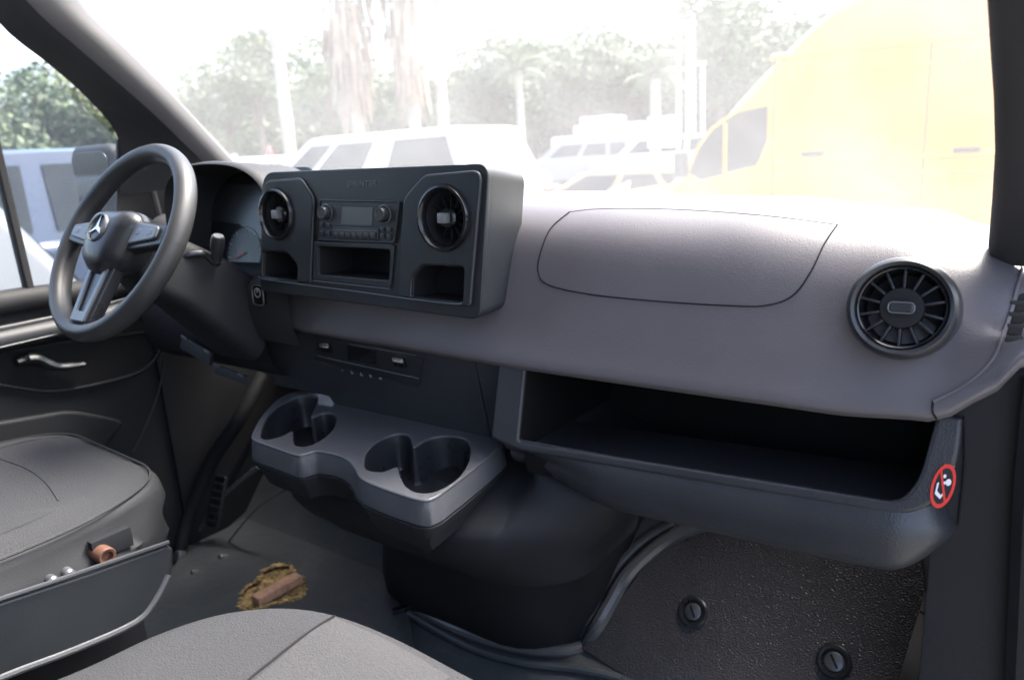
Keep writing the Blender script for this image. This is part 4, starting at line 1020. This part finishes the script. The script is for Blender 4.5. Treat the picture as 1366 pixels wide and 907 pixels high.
# ---- trees
LEAF = mat('leaf_green', (.085, .12, .055), .6, .3, vary=.35, vscale=1.2)
LEAF2 = mat('leaf_pale', (.12, .15, .085), .6, .3, vary=.3, vscale=1.5)
BARK = mat('bark', (.16, .13, .10), .9, .2, bump=('noise', 12, .8, .03), vary=.3)
PTRUNK = mat('palm_trunk', (.36, .33, .29), .9, .2, bump=('noise', 9, .6, .03), vary=.2)
STRAW = mat('dead_frond', (.36, .28, .21), .9, .2, vary=.35, vscale=2)
def leaf_cloud(blobs, n, size, seed):
    rnd = random.Random(seed); vs = []; fs = []
    wts = [b[3]**2 for b in blobs]
    for i in range(n):
        bx, by_, bz, br = rnd.choices(blobs, wts)[0]
        d = V((rnd.gauss(0, 1), rnd.gauss(0, 1), rnd.gauss(0, 1))).normalized()*br*rnd.uniform(.45, 1.05)**.7
        d.z *= .8
        c = V((bx, by_, bz))+d
        a = V((rnd.gauss(0, 1), rnd.gauss(0, 1), rnd.gauss(0, .6))).normalized(); b = a.cross(V((rnd.gauss(0, 1), rnd.gauss(0, 1), rnd.gauss(0, 1)))).normalized()
        s = size*rnd.uniform(.6, 1.3); k = len(vs)
        vs += [c-a*s, c+b*s*.45, c+a*s, c-b*s*.45]; fs.append((k, k+1, k+2, k+3))
    me = bpy.data.meshes.new('m'); me.from_pydata([tuple(v) for v in vs], [], fs); return me
def tree(label, loc, h, r, lm, seed, n=3600, lsz=.19, group='trees behind the parking lot'):
    rnd = random.Random(seed); t = thing('broadleaf_tree', label, 'tree', loc, group); T = Matrix.Translation(V(loc))
    pts = [T @ V((0, 0, 0)), T @ V((rnd.uniform(-.2, .2), 0, h*.3)), T @ V((rnd.uniform(-.4, .4), 0, h*.62))]
    tr = [tube(pts, [.28, .24, .2, .17, .14, .10], 10, smoothn=4)]
    blobs = []
    for k in range(9):
        a = rnd.uniform(0, 2*pi); rr = r*rnd.uniform(.2, .75); z = h*rnd.uniform(.42, .86)
        blobs.append((rr*cos(a), rr*sin(a), z, r*rnd.uniform(.34, .55)))
        tr.append(tube([T @ V((0, 0, h*.35)), T @ V((rr*cos(a)*.6, rr*sin(a)*.6, z*.85)), T @ V((rr*cos(a), rr*sin(a), z))], [.10, .07, .04], 6, smoothn=2))
    link('trunk', join(tr), BARK, t)
    me = leaf_cloud(blobs, n, lsz, seed); me.transform(T); link('crown', me, lm, t, smooth=False)
    return t
side = ['leftmost', 'second from the left', 'third from the left', 'fourth from the left', 'fifth from the left', 'sixth from the left', 'seventh from the left', 'eighth from the left', 'ninth from the left', 'tenth from the left']
spots = [(235, 30, 6.0, 3.2), (300, 33, 8.4, 3.6), (345, 30, 9.2, 3.4), (440, 34, 8.6, 3.8), (640, 33, 8.0, 3.6), (710, 36, 7.0, 3.6), (775, 34, 6.2, 3.4), (840, 36, 6.4, 3.4), (960, 34, 7.2, 3.6), (1020, 36, 7.4, 3.6)]
for i, (px, Y, h, r) in enumerate(spots):
    p = place(px, 150, Y)
    h *= 1.12; Y_ = Y
    tree('%s broadleaf tree in the row behind the parked cars' % side[i], p, h, r, LEAF if i % 2 else LEAF2, 40+i)
for i, (px, py, X, h, lab) in enumerate(((20, 150, -26, 4.6, 'low pale green tree seen through the driver window, left one'), (120, 150, -27, 4.8, 'low pale green tree seen through the driver window, right one'))):
    q = onX(px, py, X); tree(lab, (q.x, q.y, GROUND), h, 3.0, LEAF2, 70+i, 5000, .13, 'trees beyond the driver window')
# hedge mass behind everything
hb = []
rnd = random.Random(5)
for k in range(150):
    t = k/149; px = 180+t*920; p = place(px, 180, rnd.uniform(37, 44)); hb.append((p.x, p.y, GROUND+rnd.uniform(.8, 6.2), rnd.uniform(1.2, 2.2)))
hg = link('far_greenery', leaf_cloud(hb, 52000, .30, 3), LEAF, loc=(-20, 40, GROUND), smooth=False)
tag(hg, 'dense far wood behind the parking lot', kind='stuff')

def frond(L, droop, width, lift, seed):
    rnd = random.Random(seed); vs = []; fs = []
    n = 16; sp = []
    for i in range(n+1):
        t = i/n; sp.append(V((L*t*(1-.15*t*droop), 0, lift*L*t-droop*L*t*t)))
    for i in range(1, n):
        p = sp[i]; t = i/n; wd = width*sin(pi*min(1, t*.9+.12))
        for s in (-1, 1):
            tip = p+V((.25*wd, s*wd, -.35*wd*rnd.uniform(.6, 1.5))); k = len(vs)
            vs += [p-V((.05, 0, 0)), p+V((.06, 0, 0)), tip]; fs.append((k, k+1, k+2))
    for i in range(n):
        k = len(vs); a, b = sp[i], sp[i+1]; wv = V((0, .025, 0))
        vs += [a-wv, a+wv, b+wv, b-wv]; fs.append((k, k+1, k+2, k+3))
    me = bpy.data.meshes.new('m'); me.from_pydata([tuple(v) for v in vs], [], fs); return me
def palm(label, loc, h, r, L, nf, skirt=0, seed=0, name='palm_tree', group='palm trees'):
    rnd = random.Random(seed); t = thing(name, label, 'palm tree', loc, group); T = Matrix.Translation(V(loc))
    link('trunk', lathe(T, [(r*1.35, 0), (r*1.05, .5)]+[(r*(1.0-.15*k/20)*(1+.03*(k % 2)), .5+(h-.5)*k/20) for k in range(1, 21)]+[(.01, h+.05)], 14), PTRUNK, t)
    fb = [frond(L, rnd.uniform(.5, .8), L*.26, rnd.uniform(.25, .45), seed*50+k) for k in range(3)]
    for k in range(nf):
        me = fb[k % 3]
        o = bpy.data.objects.new('frond', me); COL.objects.link(o); o.parent = t
        if not me.materials: me.materials.append(LEAF)
        o.location = (0, 0, h); o.rotation_euler = (0, rnd.uniform(-.9, .35), 2*pi*k/nf+rnd.uniform(-.2, .2))
    if skirt:
        vs = []; fs = []
        for k in range(420):
            a = rnd.uniform(0, 2*pi); z0 = h-rnd.uniform(0, skirt*.75); ln = rnd.uniform(.5, 1.7)
            rr = r+rnd.uniform(0, 1.05)*(1-1.05*(h-z0)/skirt); p = V((rr*cos(a), rr*sin(a), z0)); d = V((cos(a)*.18, sin(a)*.18, -ln)); sdv = V((-sin(a), cos(a), 0))*rnd.uniform(.03, .10)
            k2 = len(vs); vs += [p-sdv, p+sdv, p+d+sdv*.3, p+d-sdv*.3]; fs.append((k2, k2+1, k2+2, k2+3))
        me = bpy.data.meshes.new('m'); me.from_pydata([tuple(v) for v in vs], [], fs); me.transform(T)
        link('dead_frond_skirt', me, STRAW, t, smooth=False)
    return t
palm('tall bare trunked palm rising behind the left white cars', place(383, 170, 22), 9.5, .26, 2.6, 16, 0, 1)
palm('palm with long brown hanging skirt, left of the pair behind the crew vehicle', place(474, 150, 19), 7.4, .22, 2.4, 16, 4.9, 2)
palm('palm with brown hanging skirt, right of the pair behind the crew vehicle', place(552, 150, 20), 7.2, .20, 2.4, 16, 4.4, 3)
palm('slim pale trunked palm just right of the brown skirted palms', place(590, 150, 21), 7.6, .20, 2.4, 14, 0, 4)
palm('short leafy palm between the light poles and the box truck', place(874, 120, 27), 3.9, .20, 1.7, 18, 0, 5)
palm('slim palm standing behind the middle of the windshield', place(693, 130, 26), 4.6, .16, 1.7, 16, 0, 6)

# ---- left side: mirror, blue car, white car, rail
mr = thing('wing_mirror', 'driver side wing mirror outside the door window', 'mirror', (-2.08, 1.0, .8))
mF2 = frame(onX(128, 258, -2.06), (1, .12, 0), (0, 0, 1))
mo_ = rounded(rect(-.088, .088, -.125, .122), .035, 6)
link('mirror_housing', plate(mF2, [mo_], -.10, 0, .02, 4), DRK, mr)
link('mirror_glass', plate(mF2, [scaled(mo_, .86)], .0005, .003, .0008), mat('mirror_surface', (.16, .18, .18), .05, .5, 1), mr)
link('mirror_arm', tube([mF2 @ V((.07, -.06, -.06)), V((-1.90, 1.08, .80))], .018, 10), DRK, mr)
make_car('parked_car', 'dark blue car alongside, seen through the driver window', 'car', (-6.95, -1.2, GROUND), radians(90), BLUE, suvp, 1.9, (1.0, 1.75, 4.5, 4.75, 1.10, 1.78, .12), group='cars beside the van')
make_car('parked_car', 'silver grey car close beside the van with its sloping end under the wing mirror', 'car', (-4.5, 1.78, GROUND), radians(-90), mat('silver_paint', (.085, .088, .092), .3, .5, coat=.5),
         [(0, .25), (4.6, .25), (4.65, .85), (4.5, .95), (.9, 1.05), (.02, .98)], 1.8, (.05, .42, 3.4, 4.3, 1.0, 1.56, .14), group='cars beside the van', glassbits=[(.20, .44), (.48, .70), (.74, .92)])
q = onX(60, 190, -16)
rl = thing('white_rail', 'long white rail fence beyond the driver window', 'fence', (q.x, q.y, GROUND))
T = Matrix.Translation((q.x, q.y, GROUND))
for zz in (.8, 1.25, 1.65): link('rail', box(T, -.03, .03, -6, 9, zz, zz+.12, .01), PAPW, rl)
for k in range(8): link('post', box(T, .032, .13, -6+2*k, -5.9+2*k, 0, 1.85, .01), PAPW, rl)
